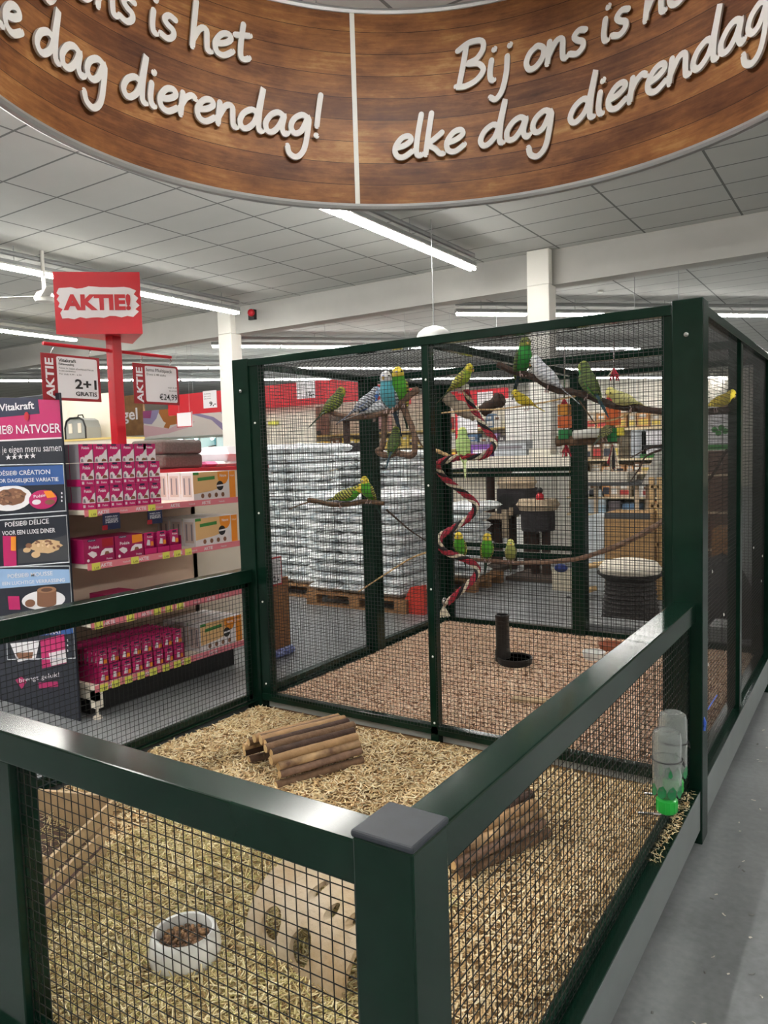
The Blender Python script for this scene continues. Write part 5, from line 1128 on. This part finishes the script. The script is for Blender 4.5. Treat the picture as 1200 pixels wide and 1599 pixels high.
# red fascia boards over the aisles, with their price cards
FY = 10.7; f0 = at(262, 625, y=FY); fc = at(561, 588, y=FY); fb = at(561, 626, y=FY)
m = MB().box((f0.x, FY, fb.z), (fc.x, FY+.06, fc.z), RED); o = m.build('aisle_fascia', origin=(f0.x, FY, fb.z)); tag(o, 'long red fascia board over the aisle behind the white column', 'fascia'); hang(o, f0.x, fc.x, FY+.03, fc.z)
e = at(648, 603, x=fc.x+.05); m = MB().box((fc.x, FY+.07, fb.z), (fc.x+.06, e.y, fc.z), RED); o = m.build('aisle_fascia', origin=(fc.x, FY, fb.z)); tag(o, 'red fascia board running back from the corner above the budgies', 'fascia'); MB().tube([(fc.x+.03, e.y-.3, fc.z), (fc.x+.03, e.y-.3, ZC)], .004, GREY, 4).build('hanging_wire', o)
def fcard(u0, v0, u1, v1, y, big, label):
    x0, x1, z0, z1 = rect(u0, v0, u1, v1, y); m = MB().box((x0, y-.012, z0), (x1, y-.002, z1), PAPER); w, h = x1-x0, z1-z0
    for k in range(3): put_text(m, ('Aanbieding', 'per stuk', 'alle soorten')[k], (x0+w*.08, y-.012, z1-h*(.2+.14*k)), (1,0,0), (0,0,1), h*.07, INK, 0, w*.5)
    put_text(m, big, (x0+w*.45, y-.012, z0+h*.12), (1,0,0), (0,0,1), h*.24, INK, .03, w*.5); o = m.build('price_card', origin=(x0, y, z0)); tag(o, label, 'price card', 'price cards on the fascia')
fcard(318, 610, 339, 637, FY, '9,-', 'white price card on the red fascia left of the cage'); fcard(464, 595, 493, 622, FY, '12,-', 'white price card reading 12 on the red fascia inside the cage view'); fcard(746, 612, 770, 634, 13.0, '7,-', 'white price card on the red fascia behind the rope perch')
fascia('lower red fascia farther back behind the blue budgie', 478, 641, 560, 664, 14.5); fascia('small red fascia farther back right of the branch swing', 590, 640, 652, 662, 14.5)
fascia('red fascia board behind the rope perch', 690, 609, 793, 636, 13.0); fascia('red fascia board low behind the pale yellow budgie', 978, 650, 1075, 665, 10.6)
# bird department sign and lit cages at the left
x0, x1, z0, z1 = rect(168, 618, 224, 681, 12.6); sg = thing('department_sign', 'brown wood sign lettered Vogel beside the bird picture', 'sign', (x0, 12.6, z0))
MB().box((x0-.25, 12.6, z0), (x1, 12.66, z1), mat('sign_wood', (150, 108, 66), .6, noise=.4, nscale=5)).build('board', sg); m = MB(); put_text(m, 'Vogel', (x0-.02, 12.598, z0+(z1-z0)*.4), (1,0,0), (0,0,1), (z1-z0)*.28, PAPER, .02, (x1-x0)*.86); m.build('lettering', sg)
x0, x1, z0, z1 = rect(224, 636, 364, 681, 12.6); w, h = x1-x0, z1-z0
m = MB().box((x0, 12.6, z0), (x1, 12.66, z1), mat('photo_ground', (222, 216, 212), .5))
def pp(pts, mm, k=1): m.poly([(x0+w*u, 12.6-.0015*k, z0+h*v) for u, v in pts], mm)
LIL = mat('photo_lilac', (150, 140, 180), .5); BRB = mat('photo_brown_bird', (176, 112, 58), .5); SKIN = mat('photo_skin', (216, 178, 186), .5)
pp([(0, .55), (.1, .5), (.16, .7), (.2, 1), (0, 1)], LIL); pp([(.0, .75), (.09, .72), (.11, 1), (0, 1)], mat('photo_plum', (150, 70, 120), .5), 2)
pp([(.19, .9), (.24, .58), (.31, .42), (.4, .45), (.44, .7), (.42, 1), (.2, 1)], BRB); pp([(.24, .36), (.3, .3), (.33, .5), (.27, .52)], BRB, 2)
pp([(0, .05), (.3, .14), (.52, .3), (.6, .5), (.45, .48), (.3, .3), (0, .5)], SKIN); pp([(.55, .85), (.8, .6), (1, .1), (1, 0), (.93, .0), (.78, .5), (.52, .8)], LIL); pp([(.86, .9), (1, .85), (1, .35), (.92, .45)], LIL, 2)
m.box((x1-.04, 12.58, z0), (x1, 12.6, z1), mat('sign_wood', (150, 108, 66), .6)); o = m.build('picture_panel', origin=(x0, 12.6, z0)); tag(o, 'wide picture of a brown bird on pale hands above the lit cages', 'picture')
o = pbox('notice_frame', 'small red framed blank notice hanging before the bird picture', 'notice', 276, 643, 300, 667, 10.4, .02, PAPER, deco=lambda mb, a, b, c, d, y: [dbox(mb, a, b, c, c+.02, y, RED), dbox(mb, a, b, d-.02, d, y, RED), dbox(mb, a, a+.02, c, d, y, RED), dbox(mb, b-.02, b, c, d, y, RED)]); q = rect(276, 643, 300, 667, 10.4); hang(o, q[0], q[1], 10.41, q[3])
TEAL = mat('cage_teal', (96, 168, 184), .5, noise=.5, nscale=3, rgb2=(150, 206, 214)); LAMP = mat('cage_lamp', (220, 250, 255), .4, emit=14)
x0, x1, z0, z1 = rect(196, 684, 366, 742, 12.9); cw = thing('lit_bird_cages', 'wall of small turquoise lit bird cages under the bird picture', 'cages', ((x0+x1)/2, 12.9, 0))
MB().box((x0, 13.4, 0), (x1, 13.44, z1), TEAL).build('back_panel', cw); n = 7
zt_ = rect(224, 636, 364, 681, 12.6)[3]; MB().box((x0-1.0, 12.661, z1+.02), (x1, 12.9, zt_), WHITE).build('header_board', cw); MB().box((x0-.3, 12.7, 0), (x0-.0, 13.4, z1+.02), WHITE).build('side_panel', cw)
for j in range(3):
    z = z1-(z1-z0)*.47*j; MB().box((x0, 12.9, z-.03), (x1, 13.4, z), WHITE).build('shelf', cw)
for i in range(n+1): x = x0+(x1-x0)*i/n; MB().box((x-.015, 12.9, z0-.4), (x+.015, 13.4, z1), WHITE).build('divider', cw)
for i in range(n):
    for j in range(2):
        x = x0+(x1-x0)*(i+.5)/n; z = z1-(z1-z0)*.47*j-.06; MB().ball((x, 13.05, z), .035, LAMP, 8, (1.4, 1, .7)).build('lamp', cw)
        zz = z-.2; MB().tube([(x-.2, 13.1, zz), (x+.2, 13.15, zz+.05)], .015, BARK[1], 5).build('perch', cw)
MB().box((x0, 12.88, 0), (x1, 13.4, z0-.4), WHITE).build('base_cabinet', cw)
# rear side of the promotion gondola: red edged shelf with cushions and bags
q0 = at(254, 733, x=-4.3); q1 = at(372, 727, x=-4.3); zsh = (q0.z+q1.z)/2
g2 = thing('shelf_unit', 'red edged shelf behind the promotion shelf carrying grey cushions', 'shelf', (-4.4, 2.9, 0))
MB().box((-4.66, GY0+.1, 0), (-4.12, 4.3, zsh-.03), CREAM).build('body', g2); MB().box((-4.68, GY0+.1, zsh-.03), (-4.1, 4.3, zsh), RED).build('red_edge', g2)
CUS = mat('grey_plush', (112, 102, 98), .95, noise=.3, nscale=60, bump=.7, bscale=180)
a = at(243, 727, x=-4.3); b = at(297, 727, x=-4.3); hz = at(270, 687, x=-4.3).z
def cushion(y0, y1, z0, z1, label, m=CUS, x0=-4.6, x1=-4.2, cat='cushion', nm='pet_cushion'):
    if m is CUS: return tag(MB().box((x0, y0, z0), (x1, y1, z1), m).build(nm, bevel=.03, seg=4, origin=((x0+x1)/2, (y0+y1)/2, z0)), label, cat)
    mb = MB(); nx = 12
    for s in (1, -1):
        vs = []; fs = []
        for j in range(nx+1):
            for i in range(nx+1):
                u, v = 2*i/nx-1, 2*j/nx-1; e = (max(0, 1-u**8)*max(0, 1-v**8))**.16; vs.append(((x0+x1)/2+u*(x1-x0)/2, (y0+y1)/2+v*(y1-y0)/2, (z0+z1)/2+s*(z1-z0)/2*e))
        for j in range(nx):
            for i in range(nx): f = (j*(nx+1)+i, j*(nx+1)+i+1, (j+1)*(nx+1)+i+1, (j+1)*(nx+1)+i); fs.append(f if s > 0 else f[::-1])
        mb.add(vs, fs, m)
    o = mb.build(nm, smooth=True, origin=((x0+x1)/2, (y0+y1)/2, z0)); return tag(o, label, cat)
hh = (hz-zsh)/2; cushion(a.y, b.y+.06, zsh, zsh+hh, 'lower grey plush cushion behind the pink boxes'); cushion(a.y, b.y+.06, zsh+hh, zsh+2*hh, 'upper grey plush cushion behind the pink boxes')
FLUFF = mat('bag_plain_white', (226, 224, 228), .4, noise=.1, nscale=8); PKB = mat('pink_bag', (214, 110, 160), .45, noise=.2, nscale=9)
for (u0, v0, u1, v1, mm, lb) in ((304, 722, 322, 735, PKB, 'pink bag on the red edged shelf behind the orange box'), (322, 722, 336, 734, FLUFF, 'small white bag next to the pink bag on the red edged shelf'), (337, 697, 366, 722, FLUFF, 'large white bag lying on top behind the orange box'), (340, 722, 372, 735, FLUFF, 'white bag under the large white bag on the red edged shelf')):
    a = at(u0, v1, x=-4.4); b = at(u1, v0, x=-4.4); cushion(a.y, b.y, max(zsh, a.z), max(b.z, zsh+.05), lb, mm, -4.62, -4.25, 'bag', 'soft_bag')
# carrier on a white counter at the far left
x0, x1, z0, z1 = rect(40, 620, 176, 690, 9.2); m = MB().box((x0, 9.2, 0), (x1, 9.26, z1), PANELW); o = m.build('partition_panel', origin=(x0, 9.2, 0)); tag(o, 'off white partition panel behind the pet carrier', 'partition')
x0, x1, z0, z1 = rect(60, 684, 196, 689, 8.7); m = MB().box((x0, 8.5, 0), (x1, 9.15, z0-.0), CREAM).box((x0, 8.48, z0-.0), (x1, 9.17, z0+.04), WOODSH); o = m.build('counter', origin=(x0, 8.5, 0)); tag(o, 'cream counter with a pale wooden top under the pet carrier', 'counter')
zc = z0+.04; x0, x1, _, z1 = rect(111, 653, 143, 686, 8.75); cx = (x0+x1)/2; w = (x1-x0)/2; h = z1-zc
car = thing('pet_carrier', 'grey arched pet carrier with black frame on the cream counter', 'pet carrier', (cx, 8.75, zc))
arch = [(cx-w, zc), (cx-w, zc+h*.55), (cx-w*.8, zc+h*.88), (cx-w*.45, zc+h), (cx+w*.45, zc+h), (cx+w*.8, zc+h*.88), (cx+w, zc+h*.55), (cx+w, zc)]
MB().prism([(x, 8.62, z) for x, z in arch], (0, .35, 0), mat('carrier_grey', (150, 152, 148), .7)).build('body', car); MB().tube([(x, 8.61, z) for x, z in arch]+[(cx-w, 8.61, zc)], .02, BLACK, 6).build('frame', car)
m = MB()
for s in (-.45, .45): m.box((cx+w*s-.05, 8.6, zc+h*.3), (cx+w*s+.05, 8.62, zc+h*.75), CREAM)
m.build('pocket', car); MB().tube([(cx-w*.3, 8.75, zc+h), (cx-w*.2, 8.75, zc+h*1.15), (cx+w*.2, 8.75, zc+h*1.15), (cx+w*.3, 8.75, zc+h)], .015, BLACK, 6).build('handle', car)
# racks
rack('Yellow edged shop rack filled with small packets behind the bag stacks', 452, 662, (677, 700, 716, 752, 800), 12.0, .45, (0, 0, 7, 1, 3, 2, 0), seed=3, wr=(.08, .2), skip=((0, 440, 670),), top=at(520, 626, y=12.4).z)
rack('Far cream rack behind the rope perch with mixed packets', 690, 800, (669, 700, 735), 12.0, .45, (3, 3, 8, 5, 9, 4), seed=5, wr=(.12, .3), top=at(700, 636, y=12.4).z)
rack('Low wooden rack of brown and cream bags right of the white column', 884, 1075, (668, 716, 737, 776, 803), 9.3, .4, (1, 2, 10, 1, 3, 10), seed=9, wr=(.08, .18), board=mat('shelf_edge_cream', (226, 208, 172), .6), skip=((1, 980, 1050), (4, 912, 1005)), top=at(960, 640, y=9.7).z, zlo=.2)
x0, x1, z0, z1 = rect(790, 618, 905, 735, 10.3); m = MB().box((x0, 10.3, 0), (x1, 10.36, z1), mat('partition_white', (236, 235, 230), .6)); o = m.build('partition_panel', origin=(x0, 10.3, 0)); tag(o, 'white partition panel around the right column', 'partition')
x0, x1, z0, z1 = rect(400, 626, 492, 700, 10.9); m = MB().box((x0, 10.9, 0), (x1, 10.95, fb.z), PANELW); o = m.build('partition_panel', origin=(x0, 10.9, 0)); tag(o, 'cream slatted panel below the long red fascia', 'partition')
pbox('shelf_ticket', 'small yellow green ticket on the cream slatted panel', 'ticket', 419, 657, 434, 664, 10.86, .03, YEL)
pbox('storage_case', 'brown case with dark base left of the blue budgie', 'case', 461, 636, 501, 675, 12.04, .3, mat('case_brown', (150, 112, 100), .6), deco=lambda mb, a, b, c, d, y: dbox(mb, a, b, c, c+.08, y, BLACK), z0=at(520, 677, y=12).z)
pbox('storage_case', 'pinkish case on the yellow edged rack behind the white budgie', 'case', 572, 650, 600, 672, 12.04, .3, mat('case_pink', (196, 160, 160), .6), deco=lambda mb, a, b, c, d, y: dbox(mb, a, b, c, c+.05, y, BLACK), z0=at(520, 677, y=12).z)
# white table with tubs
x0, x1, z0, z1 = rect(686, 712, 905, 734, 9.0); tb = thing('display_table', 'long off white table top behind the cage at hatch height', 'table', ((x0+x1)/2, 9.2, 0))
MB().box((x0, 8.9, z0), (x1, 9.28, z1), PANELW).build('table_top', tb, bevel=.006)
for x in (x0+.05, x1-.1): MB().box((x, 9.2, 0), (x+.05, 9.25, z0), GREY).build('leg', tb)
def on(name, label, cat, u0, v0, u1, m, dp=.25, y=9.02, deco=None, zb=None):
    xa, xb, _, zt = rect(u0, v0, u1, 712, y); zz = z1 if zb is None else zb; mb = MB().box((xa, y, zz), (xb, y+dp, zt), m)
    if deco: deco(mb, xa, xb, zz, zt, y)
    return tag(mb.build(name, origin=(xa, y, zz), bevel=.006), label, cat)
on('product_box', 'purple box on the off white table behind the rope perch', 'box', 735, 691, 766, mat('purple_box', (112, 62, 150), .45), deco=lambda mb, a, b, c, d, y: (dbox(mb, a+.04, b-.04, c+.05, c+.1, y, PAPER), dbox(mb, a, b, d-.03, d, y, GREYC)))
on('plastic_tub', 'translucent grey plastic tub on the off white table', 'tub', 772, 688, 822, mat('tub_grey', (186, 192, 198), .3), deco=lambda mb, a, b, c, d, y: (dbox(mb, a-.0, b, d-.04, d, y, GREY), dbox(mb, a+.06, b-.06, c+.1, c+.14, y, GREYC)))
on('plastic_tub', 'low pale tub behind the hanging log toy', 'tub', 826, 700, 860, PANELW)
on('info_stand', 'slim red post with a white card beside the lime budgie', 'stand', 711, 640, 717, RED, .04, deco=lambda mb, a, b, c, d, y: dbox(mb, a+.05, b+.3, c+.35, c+.6, y, PAPER))
on('yellow_box', 'yellow and red carton on the table left of the purple box', 'carton', 701, 705, 726, PAL[7], deco=lambda mb, a, b, c, d, y: dbox(mb, a, b, c, c+.05, y, RED))
# cat trees
PLB = mat('plush_beige', (196, 176, 150), .95, noise=.25, nscale=40, bump=.8, bscale=120); PLD = mat('plush_dark', (58, 54, 58), .95, noise=.3, nscale=40, bump=.6, bscale=120); SIS = mat('sisal_brown', (70, 48, 40), .9, noise=.3, nscale=60, bump=.6, bscale=200); BOARDD = mat('board_dark_plush', (84, 70, 62), .95, noise=.2, nscale=30)
def px(u, v, y): return at(u, v, y=y)
def cyl_(mb, u0, v0, u1, v1, y, m, n=20, bulge=0):
    x0, x1, z0, z1 = rect(u0, v0, u1, v1, y); r = (x1-x0)/2; c = ((x0+x1)/2, y, 0)
    prof = [(r*.97, z0), (r, z0+(z1-z0)*.2), (r+bulge, (z0+z1)/2), (r, z1-(z1-z0)*.2), (r*.97, z1)]; mb.lathe(prof, m, n, c)
cy = 8.0; ct = thing('cat_tree', 'dark cat tree with a beige rimmed tub on brown posts', 'cat tree', (px(845, 880, cy).x, cy, 0))
m = MB(); cyl_(m, 816, 794, 866, 828, cy, PLD); m.build('tub', ct, smooth=True); m = MB(); cyl_(m, 812, 779, 870, 796, cy, PLB, 24, .03); m.build('plush_rim', ct, smooth=True)
for u in (834, 851):
    x = px(u, 850, cy).x; MB().lathe([(.055, 0), (.055, px(u, 826, cy).z)], SIS, 14, (x, cy+.05, 0)).build('post', ct, smooth=True)
x0, x1, z0, z1 = rect(804, 870, 884, 880, cy); MB().box((x0, cy-.3, 0), (x1, cy+.4, .05), BOARDD).build('base', ct, bevel=.01)
m = MB(); p = px(846, 770, cy-.1); m.ball((p.x, cy-.15, px(846, 776, cy).z), .05, RED, 10, (1, 1, 1.4)); m.ball((p.x, cy-.15, px(846, 765, cy).z), .04, BLACK, 10); m.build('hanging_toy', ct, smooth=True)
cy2 = 8.6; c2 = thing('cat_tree', 'tall cat tree with a dark box and beige rimmed platform left of the tub tree', 'cat tree', (px(790, 880, cy2).x, cy2, 0))
m = MB(); cyl_(m, 782, 744, 834, 762, cy2, PLB, 24, .03); m.build('platform', c2, smooth=True); x0, x1, z0, z1 = rect(785, 762, 831, 802, cy2); MB().box((x0, cy2-.2, z0), (x1, cy2+.25, z1), PLD).build('box_den', c2, bevel=.02)
m = MB(); disc(m, ((x0*.65+x1*.35), cy2-.2, (z0+z1)/2), (1,0,0), (0,0,1), (z1-z0)*.33, BLACK, 18, lift=.002); m.build('den_opening', c2)
for (u, v) in ((767, 735), (778, 800), (800, 800), (824, 800)):
    x = px(u, 850, cy2).x; MB().lathe([(.06, 0), (.06, px(u, v, cy2).z)], SIS, 14, (x, cy2+.02, 0)).build('post', c2, smooth=True)
for (u0, v0, u1, v1) in ((742, 800, 800, 809), (760, 732, 790, 740)): x0, x1, z0, z1 = rect(u0, v0, u1, v1, cy2); MB().box((x0, cy2-.25, z0), (x1, cy2+.25, z1), PLB if v0 > 780 else BOARDD).build('shelf', c2, bevel=.015)
x0, x1, z0, z1 = rect(735, 870, 796, 880, cy2); MB().box((x0, cy2-.35, 0), (x1, cy2+.35, .06), BOARDD).build('base', c2, bevel=.01)
for (u0, v0, u1, v1) in ((784, 796, 793, 840), (795, 793, 800, 805)): x0, x1, z0, z1 = rect(u0, v0, u1, v1, cy2-.3); MB().box((x0, cy2-.3, z0), (x1, cy2-.26, z1), PLB).build('scratch_strip', c2)
cy3 = 9.4; c3 = thing('cat_tree', 'dark square cat tower standing behind the white bag stacks', 'cat tree', (px(540, 800, cy3).x, cy3, 0))
x0, x1, z0, z1 = rect(521, 692, 560, 724, cy3); MB().box((x0, cy3-.2, z0), (x1, cy3+.25, z1), PLD).build('box_den', c3, bevel=.02)
for u, v0, v1, r in ((545, 724, 900, .08), (541, 655, 692, .06)): x = px(u, v0, cy3).x; MB().lathe([(r, max(0, px(u, v1, cy3).z)), (r, px(u, v0, cy3).z)], SIS, 12, (x, cy3, 0)).build('post', c3, smooth=True)
x = px(541, 655, cy3).x; z = px(541, 655, cy3).z; MB().lathe([(.25, z-.02), (.25, z+.03)], BOARDD, 16, (x, cy3, 0)).build('top_plate', c3); MB().box((x-.4, cy3-.3, 0), (x+.4, cy3+.3, .05), BOARDD).build('base', c3)
# goods seen beyond the right half of the cage
y = 7.6
pbox('cat_bench', 'pale upholstered bench block beyond the hanging log toy', 'bench', 902, 738, 980, 753, y, .4, mat('bench_cloth', (206, 200, 186), .9, noise=.1, nscale=20))
x0, x1, z0, z1 = rect(895, 753, 1012, 758, y); bt = thing('side_table', 'dark slim table carrying the pale bench block', 'table', ((x0+x1)/2, y+.3, 0)); MB().box((x0, y-.05, z0), (x1, y+.55, z1-.002), mat('slate_board', (66, 70, 74), .6)).build('table_top', bt)
for x in (x0+.1, x1-.14):
    for yy in (y+.0, y+.45): MB().box((x, yy, 0), (x+.04, yy+.04, z0), PAL[1]).build('leg', bt)
a = [at(1003, 756, y=7.4), at(1020, 756, y=7.4), at(1038, 703, y=7.4), at(1026, 703, y=7.4)]; o = MB().prism([tuple(p) for p in a], (0, .5, 0), mat('grey_felt', (176, 174, 168), .95)).build('leaning_panel', origin=tuple(a[0])); tag(o, 'grey felt panel leaning at the end of the dark slim table', 'panel')
def lid_(mb, a, b, c, d, y): dbox(mb, a, b, c+(d-c)*.93, d, y, mat('slate_board', (66, 70, 74), .6)); dbox(mb, a+.05, b-.03, c, c+(d-c)*.16, y, GREYC)
pbox('rattan_box', 'brown rattan box with a dark lid behind the wicker basket', 'box', 945, 801, 1016, 872, 7.0, .45, mat('rattan', (178, 140, 92), .8, noise=.3, nscale=70, bump=.6, bscale=160), deco=lid_, z0=0)
pbox('storage_box', 'pale blue grey box left of the rattan box', 'box', 918, 806, 944, 880, 7.15, .4, mat('pale_blue_box', (196, 206, 212), .5), z0=0)
for k, (u0, v0, u1) in enumerate(((985, 667, 1012), (1000, 671, 1040), (918, 765, 946), (950, 782, 970), (972, 786, 1000))):
    mm = (mat('bag_grey', (176, 182, 188), .4), FLUFF, mat('bag_blue_white', (150, 190, 214), .4, noise=.6, nscale=6, rgb2=(226, 228, 228)), PAL[8], PAL[5])[k]; v1 = (700, 697, 800, 802, 802)[k]
    pbox('food_bag', ('upright grey bag left of the white and green bag', 'white and green bag below the low red fascia', 'blue and white bag above the pale blue grey box', 'dark small carton above the rattan box', 'slate blue carton above the rattan box')[k], 'bag', u0, v0, u1, v1, 9.32, .25, mm, bevel=.02, z0=at(960, 716 if k < 2 else 803, y=9.3).z, deco=(lambda mb, a, b, c, d, y: (dbox(mb, a, b, c, c+.05, y, LGREEN), dbox(mb, a+.05, a+.3, c+.12, c+.17, y, BLACK))) if k == 1 else None)
# wicker basket with cushion
by = at(985, 982, z=0); WICK = mat('dark_wicker', (70, 64, 62), .8, noise=.6, nscale=50, rgb2=(28, 26, 28), bump=.9, bscale=110)
zt = at(985, 893, y=by.y).z; r = (at(1036, 890, y=by.y).x-at(934, 890, y=by.y).x)/2; bk_ = thing('wicker_basket', 'dark grey wicker basket stool with a cream cushion beyond the cage', 'basket', (by.x, by.y, 0))
m = MB(); m.lathe([(0, .01), (r*.86, 0), (r*.84, zt*.3), (r*.74, zt*.7), (r*.72, zt*.86), (r*.98, zt*.97), (r, zt), (r*.9, zt), (0, zt-.02)], WICK, 40, (by.x, by.y, 0))
for k in range(11): m.lathe([(r*(.86-.013*k)+.0, zt*(.04+.075*k)), (r*(.86-.013*k)+.014, zt*(.06+.075*k)), (r*(.86-.013*k)+.0, zt*(.085+.075*k))], WICK, 40, (by.x, by.y, 0))
m.build('basket', bk_, smooth=True)
m = MB(); m.lathe([(0, zt-.01), (r*.9, zt), (r*.94, zt+.04), (r*.8, zt+.09), (r*.4, zt+.115), (0, zt+.12)], mat('cream_cushion', (224, 216, 200), .9, noise=.1, nscale=20), 30, (by.x, by.y, 0)); m.build('cushion', bk_, smooth=True)
gy = by.y-.75; pbox('plastic_crate', 'grey plastic crate in front of the wicker basket', 'crate', 902, 977, 1000, 1012, gy, .3, mat('grey_crate', (120, 122, 122), .6), z0=0)
pbox('scratch_board', 'cream scratching board standing behind the rear cage post', 'scratching board', 863, 888, 893, 978, 7.3, .05, mat('cream_board', (216, 206, 184), .85), z0=0)
p = at(874, 888, y=7.25); o = MB().ball((p.x, 7.3, p.z), .06, mat('blue_ball', (28, 50, 120), .6), 14, (1.3, 1, .8)).build('toy_ball', smooth=True, origin=(p.x, 7.3, p.z)); tag(o, 'dark blue ball on top of the cream scratching board', 'ball')
gt = thing('branch_scratcher', 'pale natural wood branch scratcher left of the wicker basket', 'scratcher', (at(905, 970, y=7.0).x, 7.0, 0))
for pts in ([(897, 985), (905, 950), (915, 925), (932, 918)], [(915, 925), (908, 905), (897, 895)], [(905, 950), (922, 945), (940, 948)], [(897, 890), (920, 884), (945, 880), (975, 878)]):
    m = MB(); bough(m, [at(u, v, y=7.0) for u, v in pts], .035, .028, CUT, 8, 3); m.build('branch', gt, smooth=True)
for (u, v) in ((911, 919), (888, 937), (890, 946)): p = at(u, v, y=6.95); MB().ball(tuple(p), .045, BLACK, 10).build('pompom', gt, smooth=True)
ld = thing('cat_ladder', 'pale wooden cat ladder right of the rattan box', 'ladder', (at(1022, 870, y=7.2).x, 7.2, 0))
for u in (1017, 1030): a = at(u, 745, y=7.2); MB().box((a.x-.025, 7.2, 0), (a.x+.025, 7.25, a.z), CUT).build('rail', ld)
for v in (760, 790, 820, 850): a = at(1017, v, y=7.2); b = at(1030, v, y=7.2); MB().box((a.x, 7.2, a.z-.015), (b.x, 7.24, a.z+.015), CUT).build('rung', ld)
# seen through the right side of the cage
def gdeco(mb, a, b, c, d, y):
    for k, (u, v) in enumerate(((.3, .55), (.55, .6), (.7, .5), (.45, .45))): disc(mb, (a+(b-a)*u, y, c+(d-c)*v), (1,0,0), (0,0,1), (b-a)*.12, LGREEN, 8, lift=.003)
    dbox(mb, a, b, c, c+.06, y, LGREEN)
pbox('poster', 'white poster with green leaves seen through the right cage side', 'poster', 1104, 645, 1146, 702, 9.0, .03, FLUFF, deco=gdeco)
pbox('shelf_case', 'brown shelf case under the green leaf poster', 'shelf', 1100, 704, 1150, 800, 9.0, .4, mat('case_brown2', (96, 70, 58), .7), deco=lambda mb, a, b, c, d, y: [dbox(mb, a, b, c+(d-c)*t, c+(d-c)*t+.03, y, PAL[1]) for t in (.2, .5, .8)], z0=0)
pbox('wooden_crate', 'tan wooden crate low behind the right cage side', 'crate', 1112, 826, 1140, 875, 7.5, .4, PALW, z0=0)
p = at(1128, 985, z=0); m = MB(); m.lathe([(.32, 0), (.30, .25), (.12, .62), (0, .68)], WICK, 24, (p.x, p.y, 0)); o = m.build('cat_tent', smooth=True, origin=(p.x, p.y, 0)); tag(o, 'dark pointed cat tent behind the right cage side', 'cat tent')
pbox('plastic_crate', 'pale grey crate standing against the back of the cage at the right', 'crate', 1106, 980, 1146, 1032, 4.75, .3, mat('grey_crate2', (150, 152, 150), .6), z0=0)
# bits on the rear bag stack
zt_ = .144+14*.096
for k, (u0, v0, u1, v1, mm, lb) in enumerate(((604, 727, 629, 746, PALW, 'brown cardboard box lying on the bags behind the branch swing'), (629, 729, 650, 750, FLUFF, 'rounded white sack right of the brown cardboard box'), (612, 752, 655, 784, mat('sack_grey', (170, 168, 170), .8), 'folded grey sack below the brown cardboard box'))):
    x0, x1, z0, z1 = rect(u0, v0, u1, v1, 7.9); pbox('sack' if k else 'cardboard_box', lb, 'sack' if k else 'box', u0, v0, u1, v1, 8.05, .3, mm, bevel=.05 if k else .005, z0=0 if k == 2 else None)
# things under the ceiling
p = at(678, 527, y=7.5); dm = thing('convex_mirror', 'pale round dome hanging beyond the top of the cage', 'dome', (p.x, 7.5, p.z)); r = (at(702, 527, y=7.5).x-at(653, 527, y=7.5).x)/2
m = MB(); m.lathe([(r, -.02), (r, 0), (r*.85, r*.3), (r*.55, r*.52), (r*.2, r*.62), (0, r*.63)], mat('dome_white', (168, 170, 168), .5), 30, (p.x, 7.5, p.z)); m.build('dome', dm, smooth=True); MB().tube([(p.x, 7.5, p.z+r*.6), (p.x, 7.5, ZC)], .006, GREY, 5).build('hanging_rod', dm)
p = at(70, 468, z=3.85); fan = thing('ceiling_fan', 'white ceiling fan hanging behind the red AKTIE box', 'ceiling fan', (p.x, p.y, ZC)); FW = mat('fan_white', (214, 212, 206), .45)
MB().tube([(p.x, p.y, 3.95), (p.x, p.y, ZC)], .025, FW, 8).build('down_rod', fan); MB().lathe([(0, 3.8), (.12, 3.82), (.14, 3.87), (.1, 3.94), (.04, 3.97), (0, 3.97)], FW, 20, (p.x, p.y, 0)).build('motor', fan, smooth=True)
for k in range(3):
    T = Matrix.Translation((p.x, p.y, 3.88)) @ Matrix.Rotation(math.atan2(CR.y, CR.x)+math.pi+k*2.094, 4, 'Z') @ Matrix.Rotation(.15, 4, 'X'); MB().box((.12, -.06, -.004), (.75, .06, .004), FW, T).build('blade', fan, bevel=.002)
p = at(396, 489, y=9.84); m = MB().box((p.x-.1, 9.8, p.z-.12), (p.x+.05, 9.87, p.z+.06), BLACK); m.ball((p.x, 9.78, p.z), .07, RED, 12); o = m.build('alarm_bell', smooth=True, origin=(p.x, 9.87, p.z)); tag(o, 'small red alarm bell beside the head of the left column', 'alarm bell')
for s in (0, 1):
    p = at((938, 1006)[s], (455, 455)[s], z=4.49); 
    if s: break
    o = MB().lathe([(0, -.04), (.05, -.03), (.06, 0)], WHITE, 16, (p.x, p.y, 4.5)).build('smoke_detector', smooth=True, origin=(p.x, p.y, 4.5)); tag(o, 'small round smoke detector on the ceiling behind the beam', 'smoke detector')
